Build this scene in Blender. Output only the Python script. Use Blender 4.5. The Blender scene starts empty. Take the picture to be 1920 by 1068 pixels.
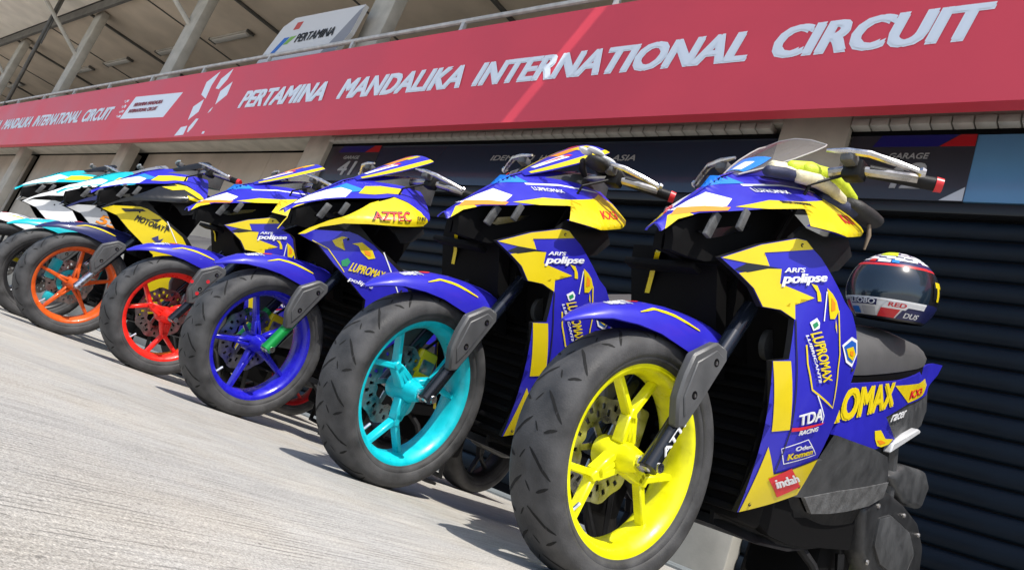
import bpy, bmesh, math, random
from mathutils import Vector, Matrix
random.seed(7)
sc = bpy.context.scene
COL = sc.collection
R = math.radians

# ------------------------------------------------------------------ camera
cam = bpy.data.cameras.new('camera'); camo = bpy.data.objects.new('camera', cam); COL.objects.link(camo)
cam.sensor_width = 36.0; cam.lens = 1423.8 / 1920 * 36.0; cam.clip_start = .02; cam.clip_end = 900
right = Vector((.733, .584, .348)); fwd = Vector((-.671, .705, .230))
fwd.normalize(); right = (right - fwd * right.dot(fwd)).normalized(); up = right.cross(fwd)
mw = Matrix.Identity(4)
for i in range(3):
    mw[i][0], mw[i][1], mw[i][2] = right[i], up[i], -fwd[i]
mw.translation = Vector((.788, -1.315, .137)); camo.matrix_world = mw
sc.camera = camo

# ------------------------------------------------------------------ sky, sun, exposure
SUN = Vector((-.51, .28, -1.0)).normalized()          # direction the light travels
wd = bpy.data.worlds.new('World'); sc.world = wd; wd.use_nodes = True
wn = wd.node_tree.nodes; bg = wn['Background']
sky = wn.new('ShaderNodeTexSky'); sky.sky_type = 'NISHITA'; sky.sun_disc = False
sky.sun_elevation = math.asin(-SUN.z); sky.sun_rotation = math.atan2(-SUN.x, -SUN.y)
sky.air_density = 1.0; sky.dust_density = 1.6; sky.ozone_density = 1.0
wd.node_tree.links.new(sky.outputs[0], bg.inputs[0]); bg.inputs[1].default_value = .15
sl = bpy.data.lights.new('sun', 'SUN'); sl.energy = 4.2; sl.angle = R(.53); sl.color = (1, .955, .88)
so = bpy.data.objects.new('sun', sl); COL.objects.link(so); so.rotation_euler = SUN.to_track_quat('-Z', 'Y').to_euler(); so.location = (4, -2, 9)
sc.view_settings.view_transform = 'Standard'; sc.view_settings.look = 'None'
sc.view_settings.exposure = .35; sc.view_settings.gamma = 1

# ------------------------------------------------------------------ materials
MATS = {}
def mat(name, col, rough=.5, metal=0., coat=0., var=.0, vscale=40., bump=0., bscale=200., spec=.5, trans=0., alpha=1., rvar=0.):
    if name in MATS: return MATS[name]
    m = bpy.data.materials.new(name); m.use_nodes = True; MATS[name] = m
    nt = m.node_tree; b = nt.nodes['Principled BSDF']
    b.inputs['Base Color'].default_value = (*col, 1); b.inputs['Roughness'].default_value = rough
    b.inputs['Metallic'].default_value = metal; b.inputs['Coat Weight'].default_value = coat
    b.inputs['Coat Roughness'].default_value = .06; b.inputs['Specular IOR Level'].default_value = spec
    b.inputs['Transmission Weight'].default_value = trans; b.inputs['Alpha'].default_value = alpha
    if var or bump or rvar:
        tc = nt.nodes.new('ShaderNodeTexCoord')
        n = nt.nodes.new('ShaderNodeTexNoise'); n.inputs['Scale'].default_value = vscale; n.inputs['Detail'].default_value = 6
        nt.links.new(tc.outputs['Object'], n.inputs['Vector'])
        if var:
            mx = nt.nodes.new('ShaderNodeMix'); mx.data_type = 'RGBA'
            mx.inputs['A'].default_value = (*[c * (1 - var) for c in col], 1); mx.inputs['B'].default_value = (*[min(1, c * (1 + var)) for c in col], 1)
            cr = nt.nodes.new('ShaderNodeMapRange'); cr.inputs['From Min'].default_value = .35; cr.inputs['From Max'].default_value = .65
            nt.links.new(n.outputs['Fac'], cr.inputs['Value']); nt.links.new(cr.outputs['Result'], mx.inputs['Factor'])
            nt.links.new(mx.outputs['Result'], b.inputs['Base Color'])
        if rvar:
            mr = nt.nodes.new('ShaderNodeMapRange'); mr.inputs['From Min'].default_value = .3; mr.inputs['From Max'].default_value = .7
            mr.inputs['To Min'].default_value = max(0, rough - rvar); mr.inputs['To Max'].default_value = rough + rvar
            nt.links.new(n.outputs['Fac'], mr.inputs['Value']); nt.links.new(mr.outputs['Result'], b.inputs['Roughness'])
        if bump:
            n2 = nt.nodes.new('ShaderNodeTexNoise'); n2.inputs['Scale'].default_value = bscale; n2.inputs['Detail'].default_value = 4
            nt.links.new(tc.outputs['Object'], n2.inputs['Vector'])
            bp = nt.nodes.new('ShaderNodeBump'); bp.inputs['Strength'].default_value = bump; bp.inputs['Distance'].default_value = .002
            nt.links.new(n2.outputs['Fac'], bp.inputs['Height']); nt.links.new(bp.outputs['Normal'], b.inputs['Normal'])
    return m
def paint(name, col, rough=.36): return mat(name, col, rough, 0, .28, .06, 9., .04, 60., spec=.38, rvar=.08)
BLUE = paint('paint_blue', (.024, .021, .43)); YEL = paint('paint_yellow', (.70, .545, .006)); CYAN = paint('paint_cyan', (.01, .42, .50))
WHITE = paint('paint_white', (.78, .79, .80)); BLACKP = paint('paint_black', (.008, .008, .009)); LBLUE = paint('paint_light_blue', (.02, .22, .72))
REDP = paint('paint_red', (.62, .02, .025)); ORANGE = paint('paint_orange', (.72, .12, .015)); SILVERP = paint('paint_silver', (.50, .51, .53))
NAVY = paint('paint_navy', (.012, .016, .09)); LIME = paint('paint_lime', (.60, .72, .02))
W_YEL = mat('wheel_yellow', (.80, .78, .004), .38, 0, .15, .13, 26, bump=.12, bscale=90, rvar=.14); W_CYAN = mat('wheel_cyan', (.004, .52, .62), .38, 0, .15, .13, 26, bump=.12, bscale=90, rvar=.14)
W_BLUE = mat('wheel_blue', (.016, .014, .46), .28, 0, .15, .13, 26, bump=.12, bscale=90, rvar=.14); W_RED = mat('wheel_red', (.80, .022, .014), .36, 0, .15, .13, 26, bump=.12, bscale=90, rvar=.14)
W_ORG = mat('wheel_orange', (.62, .095, .012), .34, 0, .15, .13, 26, bump=.12, bscale=90, rvar=.14); W_BLK = mat('wheel_black', (.02, .02, .022), .4)
RUBBER = mat('tyre_rubber', (.052, .052, .054), .66, spec=.35, var=.40, vscale=16, bump=.35, bscale=260, rvar=.15)
GROOVE = mat('tyre_groove', (.004, .004, .004), .9)
PLAST = mat('black_plastic', (.0065, .0065, .0072), .5, spec=.28, var=.3, vscale=18, bump=.25, bscale=500, rvar=.12)
PLASTG = mat('grey_plastic', (.050, .052, .055), .45, spec=.4, var=.22, vscale=16, bump=.3, bscale=500, rvar=.12)
PLASTC = mat('grey_fork_cover', (.082, .084, .088), .42, spec=.4, var=.15, vscale=14, bump=.25, bscale=500, rvar=.1)
PLASTM = mat('grey_moulded_plastic', (.10, .102, .105), .55, var=.35, vscale=30, bump=.9, bscale=240)
DARK = mat('dark_void', (.003, .003, .004), .8, spec=.1)
VOID = mat('shaded_inner_black', (.0035, .0035, .004), .75, spec=.12)  # black plastic darkened for inner parts, shade of the recesses in its colour
SEAT = mat('seat_vinyl', (.066, .066, .068), .62, var=.08, vscale=14, bump=.5, bscale=420)
ALU = mat('bare_aluminium', (.62, .62, .64), .28, 1., var=.15, vscale=60, rvar=.12)
STEEL = mat('brushed_steel', (.42, .41, .40), .34, 1., var=.25, vscale=40, rvar=.12)
ENGM = mat('engine_casting', (.026, .027, .029), .42, .25, var=.3, vscale=30, bump=.4, bscale=180)
GREEN = mat('anodised_green', (.01, .30, .06), .3, .35, .2); FORKB = mat('fork_black', (.012, .014, .018), .22, .3, .4)
CARBON = mat('fork_blue_black', (.01, .014, .024), .2, .2, .5)
TXW = mat('print_white', (.80, .81, .83), .4); TXY = mat('print_yellow', (.74, .58, .008), .4); TXR = mat('print_red', (.66, .02, .03), .4); TXK = mat('print_black', (.012, .012, .012), .5)
TXO = mat('print_orange', (.80, .25, .01), .4); TXG = mat('print_green', (.02, .25, .10), .4); TXB = mat('print_blue', (.015, .10, .45), .4)
TXS = mat('print_grey', (.36, .36, .37), .5)

# ------------------------------------------------------------------ mesh helpers
def link(o, parent=None):
    COL.objects.link(o)
    if parent is not None: o.parent = parent
    return o
def mk(name, vf, m, parent=None, smooth=True, ang=35, loc=None):
    v, f = vf[0], vf[1]
    me = bpy.data.meshes.new(name); me.from_pydata([tuple(p) for p in v], [], f)
    ms = m if isinstance(m, (list, tuple)) else [m]
    for x in ms: me.materials.append(x)
    if len(vf) > 2:
        for p, i in zip(me.polygons, vf[2]): p.material_index = i
    bm = bmesh.new(); bm.from_mesh(me)
    if len(vf) <= 3: bmesh.ops.recalc_face_normals(bm, faces=bm.faces)
    bm.to_mesh(me); bm.free()
    if smooth:
        for p in me.polygons: p.use_smooth = True
        me.set_sharp_from_angle(angle=R(ang))
    o = bpy.data.objects.new(name, me); link(o, parent)
    if loc is not None: o.location = loc
    return o
def tag(o, label, cat, group=None):
    o['label'] = label; o['category'] = cat
    if group: o['group'] = group
    return o
def empty(name, loc=(0, 0, 0), rz=0., lean=0.):
    o = bpy.data.objects.new(name, None); COL.objects.link(o); o.empty_display_size = .1
    o.location = loc; o.rotation_mode = 'ZYX'; o.rotation_euler = (0, R(lean), R(rz)); return o
def join(*vfs):
    V, F, M = [], [], []
    for vf in vfs:
        n = len(V); V += [tuple(p) for p in vf[0]]; F += [tuple(i + n for i in f) for f in vf[1]]
        M += list(vf[2]) if len(vf) > 2 else [0] * len(vf[1])
    return V, F, M
def setm(vf, i): return vf[0], vf[1], [i] * len(vf[1])
def xf(vf, fn): return ([fn(*p) for p in vf[0]],) + tuple(vf[1:])
def box(x0, x1, y0, y1, z0, z1, bev=0.):
    if bev <= 0:
        v = [(x, y, z) for x in (x0, x1) for y in (y0, y1) for z in (z0, z1)]
        return v, [(0, 1, 3, 2), (4, 6, 7, 5), (0, 4, 5, 1), (2, 3, 7, 6), (0, 2, 6, 4), (1, 5, 7, 3)]
    bm = bmesh.new(); bmesh.ops.create_cube(bm, size=1)
    for v in bm.verts: v.co = Vector(((x0 + x1) / 2 + v.co.x * (x1 - x0), (y0 + y1) / 2 + v.co.y * (y1 - y0), (z0 + z1) / 2 + v.co.z * (z1 - z0)))
    bmesh.ops.bevel(bm, geom=list(bm.edges), offset=bev, segments=2, affect='EDGES', profile=.5)
    return grab(bm)
def grab(bm):
    bm.verts.ensure_lookup_table(); bm.verts.index_update()
    v = [tuple(p.co) for p in bm.verts]; f = [tuple(q.index for q in g.verts) for g in bm.faces]; bm.free(); return v, f
def prism(poly, x0, x1, bev=0., seg=2):           # poly in (y,z), extruded along x
    bm = bmesh.new(); a = [bm.verts.new((x0, p[0], p[1])) for p in poly]; b = [bm.verts.new((x1, p[0], p[1])) for p in poly]
    bm.faces.new(a[::-1]); bm.faces.new(b); n = len(poly)
    for i in range(n): bm.faces.new((a[i], a[(i + 1) % n], b[(i + 1) % n], b[i]))
    bmesh.ops.recalc_face_normals(bm, faces=bm.faces)
    if bev > 0: bmesh.ops.bevel(bm, geom=list(bm.edges), offset=bev, segments=seg, affect='EDGES', profile=.5)
    return grab(bm)
def tube(path, rad, n=10, cap=True):
    P = [Vector(p) for p in path]; rs = rad if isinstance(rad, (list, tuple)) else [rad] * len(P)
    V, F = [], []; pu = None
    for i, p in enumerate(P):
        t = (P[min(i + 1, len(P) - 1)] - P[max(i - 1, 0)]).normalized()
        u = (t.cross(Vector((0, 0, 1))) if abs(t.z) < .95 else t.cross(Vector((1, 0, 0)))).normalized() if pu is None else (pu - t * pu.dot(t)).normalized()
        pu = u; w = t.cross(u)
        for k in range(n):
            a = 2 * math.pi * k / n; V.append(p + (u * math.cos(a) + w * math.sin(a)) * rs[i])
    for i in range(len(P) - 1):
        for k in range(n): F.append((i * n + k, i * n + (k + 1) % n, (i + 1) * n + (k + 1) % n, (i + 1) * n + k))
    if cap: F.append(tuple(range(n))[::-1]); F.append(tuple((len(P) - 1) * n + k for k in range(n)))
    return [tuple(v) for v in V], F
def lathe(prof, n=48, c=(0, 0, 0), closed=True):    # prof (x,r) about an axle along x
    V, F = [], []; m = len(prof)
    for k in range(n):
        a = 2 * math.pi * k / n
        for x, r in prof: V.append((c[0] + x, c[1] + r * math.cos(a), c[2] + r * math.sin(a)))
    for k in range(n):
        for j in range(m if closed else m - 1):
            a, b = k * m + j, k * m + (j + 1) % m; d, e = ((k + 1) % n) * m + j, ((k + 1) % n) * m + (j + 1) % m
            F.append((a, b, e, d))
    return V, F
def loft(secs, closed=True, caps=True):
    V, F = [], []; m = len(secs[0])
    for s in secs: V += [tuple(p) for p in s]
    for i in range(len(secs) - 1):
        for j in range(m if closed else m - 1):
            F.append((i * m + j, i * m + (j + 1) % m, (i + 1) * m + (j + 1) % m, (i + 1) * m + j))
    if caps and closed: F.append(tuple(range(m))[::-1]); F.append(tuple((len(secs) - 1) * m + j for j in range(m)))
    return V, F
def ellipsoid(c, r, nu=16, nv=10):
    V, F = [], []
    for i in range(nv + 1):
        e = -math.pi / 2 + math.pi * i / nv
        for k in range(nu):
            a = 2 * math.pi * k / nu; V.append((c[0] + r[0] * math.cos(e) * math.cos(a), c[1] + r[1] * math.cos(e) * math.sin(a), c[2] + r[2] * math.sin(e)))
    for i in range(nv):
        for k in range(nu): F.append((i * nu + k, i * nu + (k + 1) % nu, (i + 1) * nu + (k + 1) % nu, (i + 1) * nu + k))
    return V, F
def cl(t, a=0., b=1.): return max(a, min(b, t))
def S1(y, z):                                       # leg shield skin
    w = .56 + .44 * math.sin(cl((z - .2) / .42) * math.pi / 2)
    b = .055 + .185 * math.sin(cl((y + .03) / .42) * math.pi / 2) - .06 * cl((y - .40) / .3) ** 2
    return w * b
def S2(y, z):                                       # nose cowl skin
    b = .02 + .215 * math.sin(cl((y + .13) / .36) * math.pi / 2) - .25 * max(0, y - .23)
    d = max(0, z - (.755 + .52 * y))
    return max(0., b - d - 2.5 * d * d)
def S3(y, z):                                       # rear body skin
    return .175 - .075 * cl((y - .75) / .80) ** 1.5 - .03 * cl((z - .74) / .2) ** 2 - .05 * cl((.5 - z) / .2)
def cut(bm, g):
    ys = [v.co.y for v in bm.verts]; zs = [v.co.z for v in bm.verts]
    for ax, lo, hi in ((1, min(ys), max(ys)), (2, min(zs), max(zs))):
        k = math.floor(lo / g) + 1
        while k * g < hi - 1e-6:
            co = [0, 0, 0]; co[ax] = k * g; no = [0, 0, 0]; no[ax] = 1
            bmesh.ops.bisect_plane(bm, geom=bm.verts[:] + bm.edges[:] + bm.faces[:], plane_co=co, plane_no=no, dist=1e-6); k += 1
def panel(poly, S, off=0., th=.006, g=.025, side=1, em=False):
    """a moulded sheet: outline (y,z) laid on skin S, with thickness; material 0 outside, 1 inside"""
    bm = bmesh.new(); vs = [bm.verts.new((0, p[0], p[1])) for p in poly]
    f = bm.faces.new(vs); bmesh.ops.triangulate(bm, faces=[f]); cut(bm, g)
    bmesh.ops.triangulate(bm, faces=bm.faces[:])
    v, f = grab(bm); n = len(v)
    edge = {}
    for t in f:
        for i in range(3):
            e = (t[i], t[(i + 1) % 3]); edge[e] = 1
    bnd = [e for e in edge if (e[1], e[0]) not in edge]
    # orient so the outside faces +x
    a, b, c = (Vector(v[i]) for i in f[0]); flip = (b - a).cross(c - a).x < 0
    out = [(side * (S(p[1], p[2]) + off), p[1], p[2]) for p in v]; inn = [(side * (S(p[1], p[2]) + off - th), p[1], p[2]) for p in v]
    F = []; M = []
    for t in f:
        F.append(tuple(t) if (not flip) == (side > 0) else tuple(t)[::-1]); M.append(0)
        if th > 0: F.append(tuple(i + n for i in (t[::-1] if (not flip) == (side > 0) else t))); M.append(1)
    if th > 0:
        for e0, e1 in bnd:
            q = (e0, e0 + n, e1 + n, e1) if (not flip) == (side > 0) else (e1, e1 + n, e0 + n, e0); F.append(q); M.append(2 if em else 0)
        return out + inn, F, M, 'k'
    return out, F, M, 'k'
TCACHE = {}
def text2d(s, shear=0., bold=.02):
    k = (s, shear, bold)
    if k not in TCACHE:
        cu = bpy.data.curves.new('t', 'FONT'); cu.body = s; cu.shear = shear; cu.resolution_u = 3
        o = bpy.data.objects.new('t', cu); COL.objects.link(o)
        me = bpy.data.meshes.new_from_object(o.evaluated_get(bpy.context.evaluated_depsgraph_get()))
        v = [(p.co.x, p.co.y) for p in me.vertices]; f = [tuple(p.vertices) for p in me.polygons]
        bpy.data.objects.remove(o); bpy.data.curves.remove(cu); bpy.data.meshes.remove(me)
        par = list(range(len(v)))
        def root(i):
            while par[i] != i: par[i] = par[par[i]]; i = par[i]
            return i
        for t in f:
            for q in t[1:]: par[root(q)] = root(t[0])
        order = {}
        for i in sorted(range(len(v)), key=lambda i: v[i][0]): order.setdefault(root(i), len(order))
        comp = [order[root(i)] % 3 for i in range(len(v))]
        if bold > 0:                                # heavier weight: the stroke laid over itself, each layer a hair higher
            v0, f0, c0 = v, f, comp; v, f, comp = [], [], []
            for n_, (dx, dy) in enumerate(((-1, -.6), (1, -.6), (-1, .6), (1, .6), (0, 0))):
                q = len(v); v += [(a + dx * bold * .85, b + dy * bold * .85) for a, b in v0]; f += [tuple(i + q for i in t) for t in f0]; comp += [n_ * 3 + c_ for c_ in c0]
        xs = [p[0] for p in v]; ys = [p[1] for p in v]; x0, x1, y0, y1 = min(xs), max(xs), min(ys), max(ys)
        TCACHE[k] = ([((a - x0) / (x1 - x0), (b - y0) / (y1 - y0)) for a, b in v], f, comp)
    return TCACHE[k]
def text_skin(s, quad, S, off, shear=.15, bold=.02, g=.03):
    """lettering printed on skin S; quad = bottom-left, bottom-right, top-right, top-left in (y,z)"""
    v, f, cp = text2d(s, shear, bold); bl, br, tr, tl = quad
    bm = bmesh.new(); L = []
    for i_, (a, b) in enumerate(v):
        y = (1 - b) * ((1 - a) * bl[0] + a * br[0]) + b * ((1 - a) * tl[0] + a * tr[0])
        z = (1 - b) * ((1 - a) * bl[1] + a * br[1]) + b * ((1 - a) * tl[1] + a * tr[1])
        L.append(bm.verts.new((cp[i_] * .00012, y, z)))
    for t in f:
        try: bm.faces.new([L[i] for i in t])
        except ValueError: pass
    cut(bm, g); vv, ff = grab(bm)
    ff2 = []
    for t in ff:
        a, b, c = Vector(vv[t[0]]), Vector(vv[t[1]]), Vector(vv[t[2]])
        ff2.append(t if (b - a).cross(c - a).x > 0 else t[::-1])
    return [(S(p[1], p[2]) + off + p[0], p[1], p[2]) for p in vv], ff2, [0] * len(ff2), 'k'
def ribbon(path, w, S, off, side=1):                # a printed line along (y,z) points
    V, F = [], []; P = []
    for (a, b) in zip(path[:-1], path[1:]):
        n = max(2, int(math.dist(a, b) / .02))
        for i in range(n): P.append((a[0] + (b[0] - a[0]) * i / n, a[1] + (b[1] - a[1]) * i / n))
    P.append(path[-1])
    for i, p in enumerate(P):
        a, b = P[max(i - 1, 0)], P[min(i + 1, len(P) - 1)]; L = math.dist(a, b) or 1; nx, ny = -(b[1] - a[1]) / L * w / 2, (b[0] - a[0]) / L * w / 2
        for s in (1, -1):
            y, z = p[0] + s * nx, p[1] + s * ny; V.append((side * (S(y, z) + off), y, z))
    for i in range(len(P) - 1): F.append((2 * i, 2 * i + 1, 2 * i + 3, 2 * i + 2) if side < 0 else (2 * i, 2 * i + 2, 2 * i + 3, 2 * i + 1))
    return V, F, [0] * len(F), 'k'

# ------------------------------------------------------------------ ground
def ground_mat():
    m = bpy.data.materials.new('broomed_concrete'); m.use_nodes = True; nt = m.node_tree; N = nt.nodes; L = nt.links; b = N['Principled BSDF']
    tc = N.new('ShaderNodeTexCoord')
    def noise(scale, detail=8, sx=1, sy=1, rough=.6):
        mp = N.new('ShaderNodeMapping'); mp.inputs['Scale'].default_value = (sx, sy, 1); L.new(tc.outputs['Object'], mp.inputs['Vector'])
        n = N.new('ShaderNodeTexNoise'); n.inputs['Scale'].default_value = scale; n.inputs['Detail'].default_value = detail; n.inputs['Roughness'].default_value = rough
        L.new(mp.outputs[0], n.inputs['Vector']); return n.outputs['Fac']
    def ramp(src, a, b_, c0, c1):
        r = N.new('ShaderNodeMapRange'); r.inputs['From Min'].default_value = a; r.inputs['From Max'].default_value = b_; r.inputs['To Min'].default_value = c0; r.inputs['To Max'].default_value = c1
        L.new(src, r.inputs['Value']); return r.outputs['Result']
    def math_(op, a, b_):
        r = N.new('ShaderNodeMath'); r.operation = op
        for i, q in enumerate((a, b_)):
            if isinstance(q, (int, float)): r.inputs[i].default_value = q
            else: L.new(q, r.inputs[i])
        return r.outputs[0]
    big = ramp(noise(1.3, 5), .3, .7, .86, 1.12); fine = ramp(noise(210, 3), .3, .7, .78, 1.18); grit = ramp(noise(420, 2), .35, .65, .80, 1.15)
    broom = ramp(noise(7, 3, 16, .7), .35, .65, .85, 1.1); stain = ramp(noise(4.5, 6, 1, .5), .55, .75, 1, .84)
    dots = ramp(noise(95, 1), .70, .76, 1, .55)
    wm = N.new('ShaderNodeMapping'); L.new(tc.outputs['Object'], wm.inputs['Vector'])
    wv = N.new('ShaderNodeTexWave'); wv.wave_type = 'BANDS'; wv.bands_direction = 'X'; wv.inputs['Scale'].default_value = 26; wv.inputs['Distortion'].default_value = 2.2; wv.inputs['Detail'].default_value = 3; wv.inputs['Detail Scale'].default_value = .35
    L.new(wm.outputs[0], wv.inputs['Vector'])
    gate = ramp(noise(30, 3, 1, .35), .44, .62, 0, 1); groove = ramp(wv.outputs['Fac'], .0, .22, 1, 0)
    lines = ramp(math_('MULTIPLY', gate, groove), 0, 1, 1, .52); micro = ramp(noise(760, 2), .32, .68, .70, 1.26)
    f = math_('MULTIPLY', math_('MULTIPLY', math_('MULTIPLY', math_('MULTIPLY', big, math_('MULTIPLY', lines, micro)), fine), math_('MULTIPLY', grit, broom)), math_('MULTIPLY', stain, dots))
    mx = N.new('ShaderNodeMix'); mx.data_type = 'RGBA'; mx.blend_type = 'MULTIPLY'; mx.inputs['Factor'].default_value = 1
    warm = N.new('ShaderNodeMix'); warm.data_type = 'RGBA'; warm.inputs['A'].default_value = (.42, .41, .388, 1); warm.inputs['B'].default_value = (.43, .405, .362, 1)
    L.new(ramp(noise(2.2, 4), .4, .6, 0, 1), warm.inputs['Factor'])
    cmb = N.new('ShaderNodeCombineColor')
    for i in range(3): L.new(f, cmb.inputs[i])
    L.new(warm.outputs['Result'], mx.inputs['A']); L.new(cmb.outputs[0], mx.inputs['B']); L.new(mx.outputs['Result'], b.inputs['Base Color'])
    b.inputs['Roughness'].default_value = .85; b.inputs['Specular IOR Level'].default_value = .25
    h = math_('ADD', math_('MULTIPLY', noise(420, 3), .7), math_('SUBTRACT', math_('MULTIPLY', noise(9, 3, 14, .8), .8), math_('MULTIPLY', math_('MULTIPLY', gate, groove), .7)))
    bp = N.new('ShaderNodeBump'); bp.inputs['Strength'].default_value = .55; bp.inputs['Distance'].default_value = .0035; L.new(h, bp.inputs['Height']); L.new(bp.outputs[0], b.inputs['Normal'])
    return m
g = mk('ground', ([(-260, -200, 0), (260, -200, 0), (260, 200, 0), (-260, 200, 0)], [(0, 1, 2, 3)]), ground_mat(), smooth=False); g['kind'] = 'structure'
ap = mk('pavement', box(-90, 14, 2.55, 3.6, -.05, .012), mat('shaded_apron', (.17, .19, .20), .8, var=.2, vscale=6, bump=.4, bscale=120), smooth=False); ap['kind'] = 'structure'  # apron made darker and bluish, the shadow on it is put into the colour

# ------------------------------------------------------------------ pit building
PY = 3.2
CONC = mat('painted_concrete', (.44, .41, .35), .8, var=.14, vscale=3.5, bump=.25, bscale=60)
CREAM = mat('cream_soffit', (.78, .73, .64), .8, var=.08, vscale=2, bump=.1, bscale=30)
WALL = mat('grey_wall_panel', (.46, .415, .345), .75, var=.12, vscale=1.5, bump=.2, bscale=40)
CEIL = mat('ceiling_board', (.66, .56, .44), .85, var=.10, vscale=1.2)
BEAM = mat('dark_steel_beam', (.10, .095, .085), .6, var=.2, vscale=5)
SHUT = mat('shutter_navy_steel', (.0035, .008, .015), .48, .05, spec=.2, var=.18, vscale=5, rvar=.08)
SIGN = mat('sign_charcoal', (.030, .032, .042), .35, 0, .2, var=.06, vscale=3)
GLASSB = mat('blue_gloss_panel', (.10, .24, .42), .18, 0, .5, var=.05, vscale=2)
NAVYS = mat('sign_navy_gloss', (.022, .034, .060), .2, 0, .5)
pit = empty('pit_building', (-15, PY, 0)); tag(pit, 'long pit garage building with pale columns, dark roller shutters and open upper gallery', 'building')
def bp_(name, vf, m, parent=None, **k):
    o = mk(name, xf(vf, lambda x, y, z: (x + 15, y - PY, z)), m, parent or pit, **k); return o
cols = [-1.33 - 6.12 * i for i in range(-1, 11)]
for i, cx in enumerate(cols):
    bp_('column', box(cx - .24, cx + .24, 3.19, 3.36, 0, 6.92, .012), CONC)
# left bays: plain wall between the columns
for i in range(2, len(cols)):
    x1 = cols[i - 1] - .24; x0 = cols[i] + .24
    for k in range(4):
        a = x0 + (x1 - x0) * k / 4; b = x0 + (x1 - x0) * (k + 1) / 4
        bp_('wall_panel', box(a + .004, b - .004, 3.52, 3.60, 0, 3.12, .004), WALL)
# garage bays with shutters
def shutter(x0, x1, ztop):
    root = bp_('roller_shutter', box(x0, x1, 3.34, 3.36, 0, ztop), DARK, smooth=False)
    p = .127; n = int(ztop / p); prof = [(0, 0), (-.012, .012), (-.022, .035), (-.024, .07), (-.016, .098), (-.004, .112), (.006, .118), (.006, 0)]
    me = None
    for k in range(n):
        z = ztop - (k + 1) * p
        vf = loft([[(x, 3.335 + q[0], q[1]) for q in prof] for x in (x0, x1)])
        if me is None:
            o = mk('slat', xf(vf, lambda x, y, z_: (x + 15, y - PY, z_)), SHUT, root, ang=60); me = o.data
        else:
            o = bpy.data.objects.new('slat', me); link(o, root)
        o.location = (0, 0, z)
    for z in (ztop,): bp_('shutter_head', box(x0 - .002, x1 + .002, 3.26, 3.345, ztop, ztop + .075, .006), mat('black_steel', (.010, .011, .013), .4))
    return root
shutter(cols[1] + .25, cols[0] - .25, 2.49)
shutter(cols[2] + .25, cols[1] - .25, 2.49)
# lintel and the course of tiles under it
lint = bp_('lintel', box(cols[2] + .25, cols[0] - .25, 3.205, 3.5, 3.125, 3.62, .006), CONC)
bp_('lintel', box(cols[-1], cols[2] - .25, 3.205, 3.5, 3.135, 3.62, .006), CONC)
TILE = mat('pale_tile', (.42, .40, .36), .5, var=.25, vscale=4)
tme = None
for i, (a, b) in enumerate(((cols[1] + .25, cols[0] - .25), (cols[2] + .25, cols[1] - .25))):
    x = a; k = 0
    while x + .12 < b and not (i == 0 and x > 1.4):
        if tme is None:
            o = mk('tile', box(0, .112, -.03, .08, 3.063, 3.118, .004), TILE, lint); tme = o.data
        else: o = bpy.data.objects.new('tile', tme); link(o, lint)
        o.location = (x + 15, random.uniform(-.003, .003), 0); x += .121; k += 1
bp_('gap_strip', box(cols[2] + .25, cols[0] - .25, 3.24, 3.4, 3.03, 3.062), DARK, smooth=False)  # near-black strip filling the gap between tiles and signs
# sign band over the doors
def flat(poly, y, m, name, parent, th=.003):      # flat sheet in the facade plane, (x,z) outline
    V = [(x, y, z) for x, z in poly] + [(x, y + th, z) for x, z in poly]; n = len(poly)
    F = [tuple(range(n)), tuple(range(n, 2 * n))[::-1]] + [(i, i + n, (i + 1) % n + n, (i + 1) % n) for i in range(n)]
    return V, F
def ftext(s, quad, y, shear=.2, bold=.02):
    v, f, cp = text2d(s, shear, bold); bl, br, tr, tl = quad
    return [((1 - b) * ((1 - a) * bl[0] + a * br[0]) + b * ((1 - a) * tl[0] + a * tr[0]), y - .0004 * cp[i_], (1 - b) * ((1 - a) * bl[1] + a * br[1]) + b * ((1 - a) * tl[1] + a * tr[1])) for i_, (a, b) in enumerate(v)], f
def rect(x0, x1, z0, z1): return [(x0, z0), (x1, z0), (x1, z1), (x0, z1)]
def garage_sign(xl, xr, num, split, panelmat):
    o = bp_('garage_sign', box(xl, split, 3.245, 3.30, 2.565, 3.03), SIGN, smooth=False)
    y = 3.2425
    def ch(n, vf, m): return mk(n, xf(vf, lambda x, y_, z: (x + 15, y_ - PY, z)), m, o, smooth=False)
    w = split - xl
    ch('colour_band', flat([(xl + .20 * w, 2.945), (xl + .72 * w, 2.945), (xl + .86 * w, 3.028), (xl + .26 * w, 3.028)], y, None, '', None), mat('sign_blue', (.012, .012, .14), .35))
    ch('colour_band', flat([(xl + .735 * w, 2.945), (split - .004, 2.945), (split - .004, 3.028), (xl + .875 * w, 3.028)], y, None, '', None), mat('sign_red', (.42, .012, .018), .35))
    ch('corner_patch', flat([(split - .13, 2.567), (split - .004, 2.567), (split - .004, 2.66)], y, None, '', None), mat('sign_white', (.55, .57, .62), .35))
    ch('lettering', ftext('GARAGE', rect(xl + .36 * w, xl + .675 * w, 2.853, 2.895), y - .001), TXS)
    ch('lettering', ftext(num, rect(xl + .34 * w, xl + .68 * w, 2.64, 2.825), y - .001, .2, .03), TXS)
    bp_('door_panel', box(split, xr, 3.25, 3.30, 2.567, 3.028), panelmat, smooth=False)
garage_sign(cols[1] + .25, cols[0] - .25, '42', -.335, GLASSB)
garage_sign(cols[2] + .25, cols[1] - .25, '41', -6.22, NAVYS)
for w_, a_, b_ in (('IDEMITSU', -4.42, -3.86), ('HONDA', -3.80, -3.42), ('TEAM', -3.36, -3.06), ('ASIA', -3.0, -2.76)): bp_('lettering', ftext(w_, rect(a_, b_, 2.84, 2.895), 3.248, .25), TXS, smooth=False)
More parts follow.
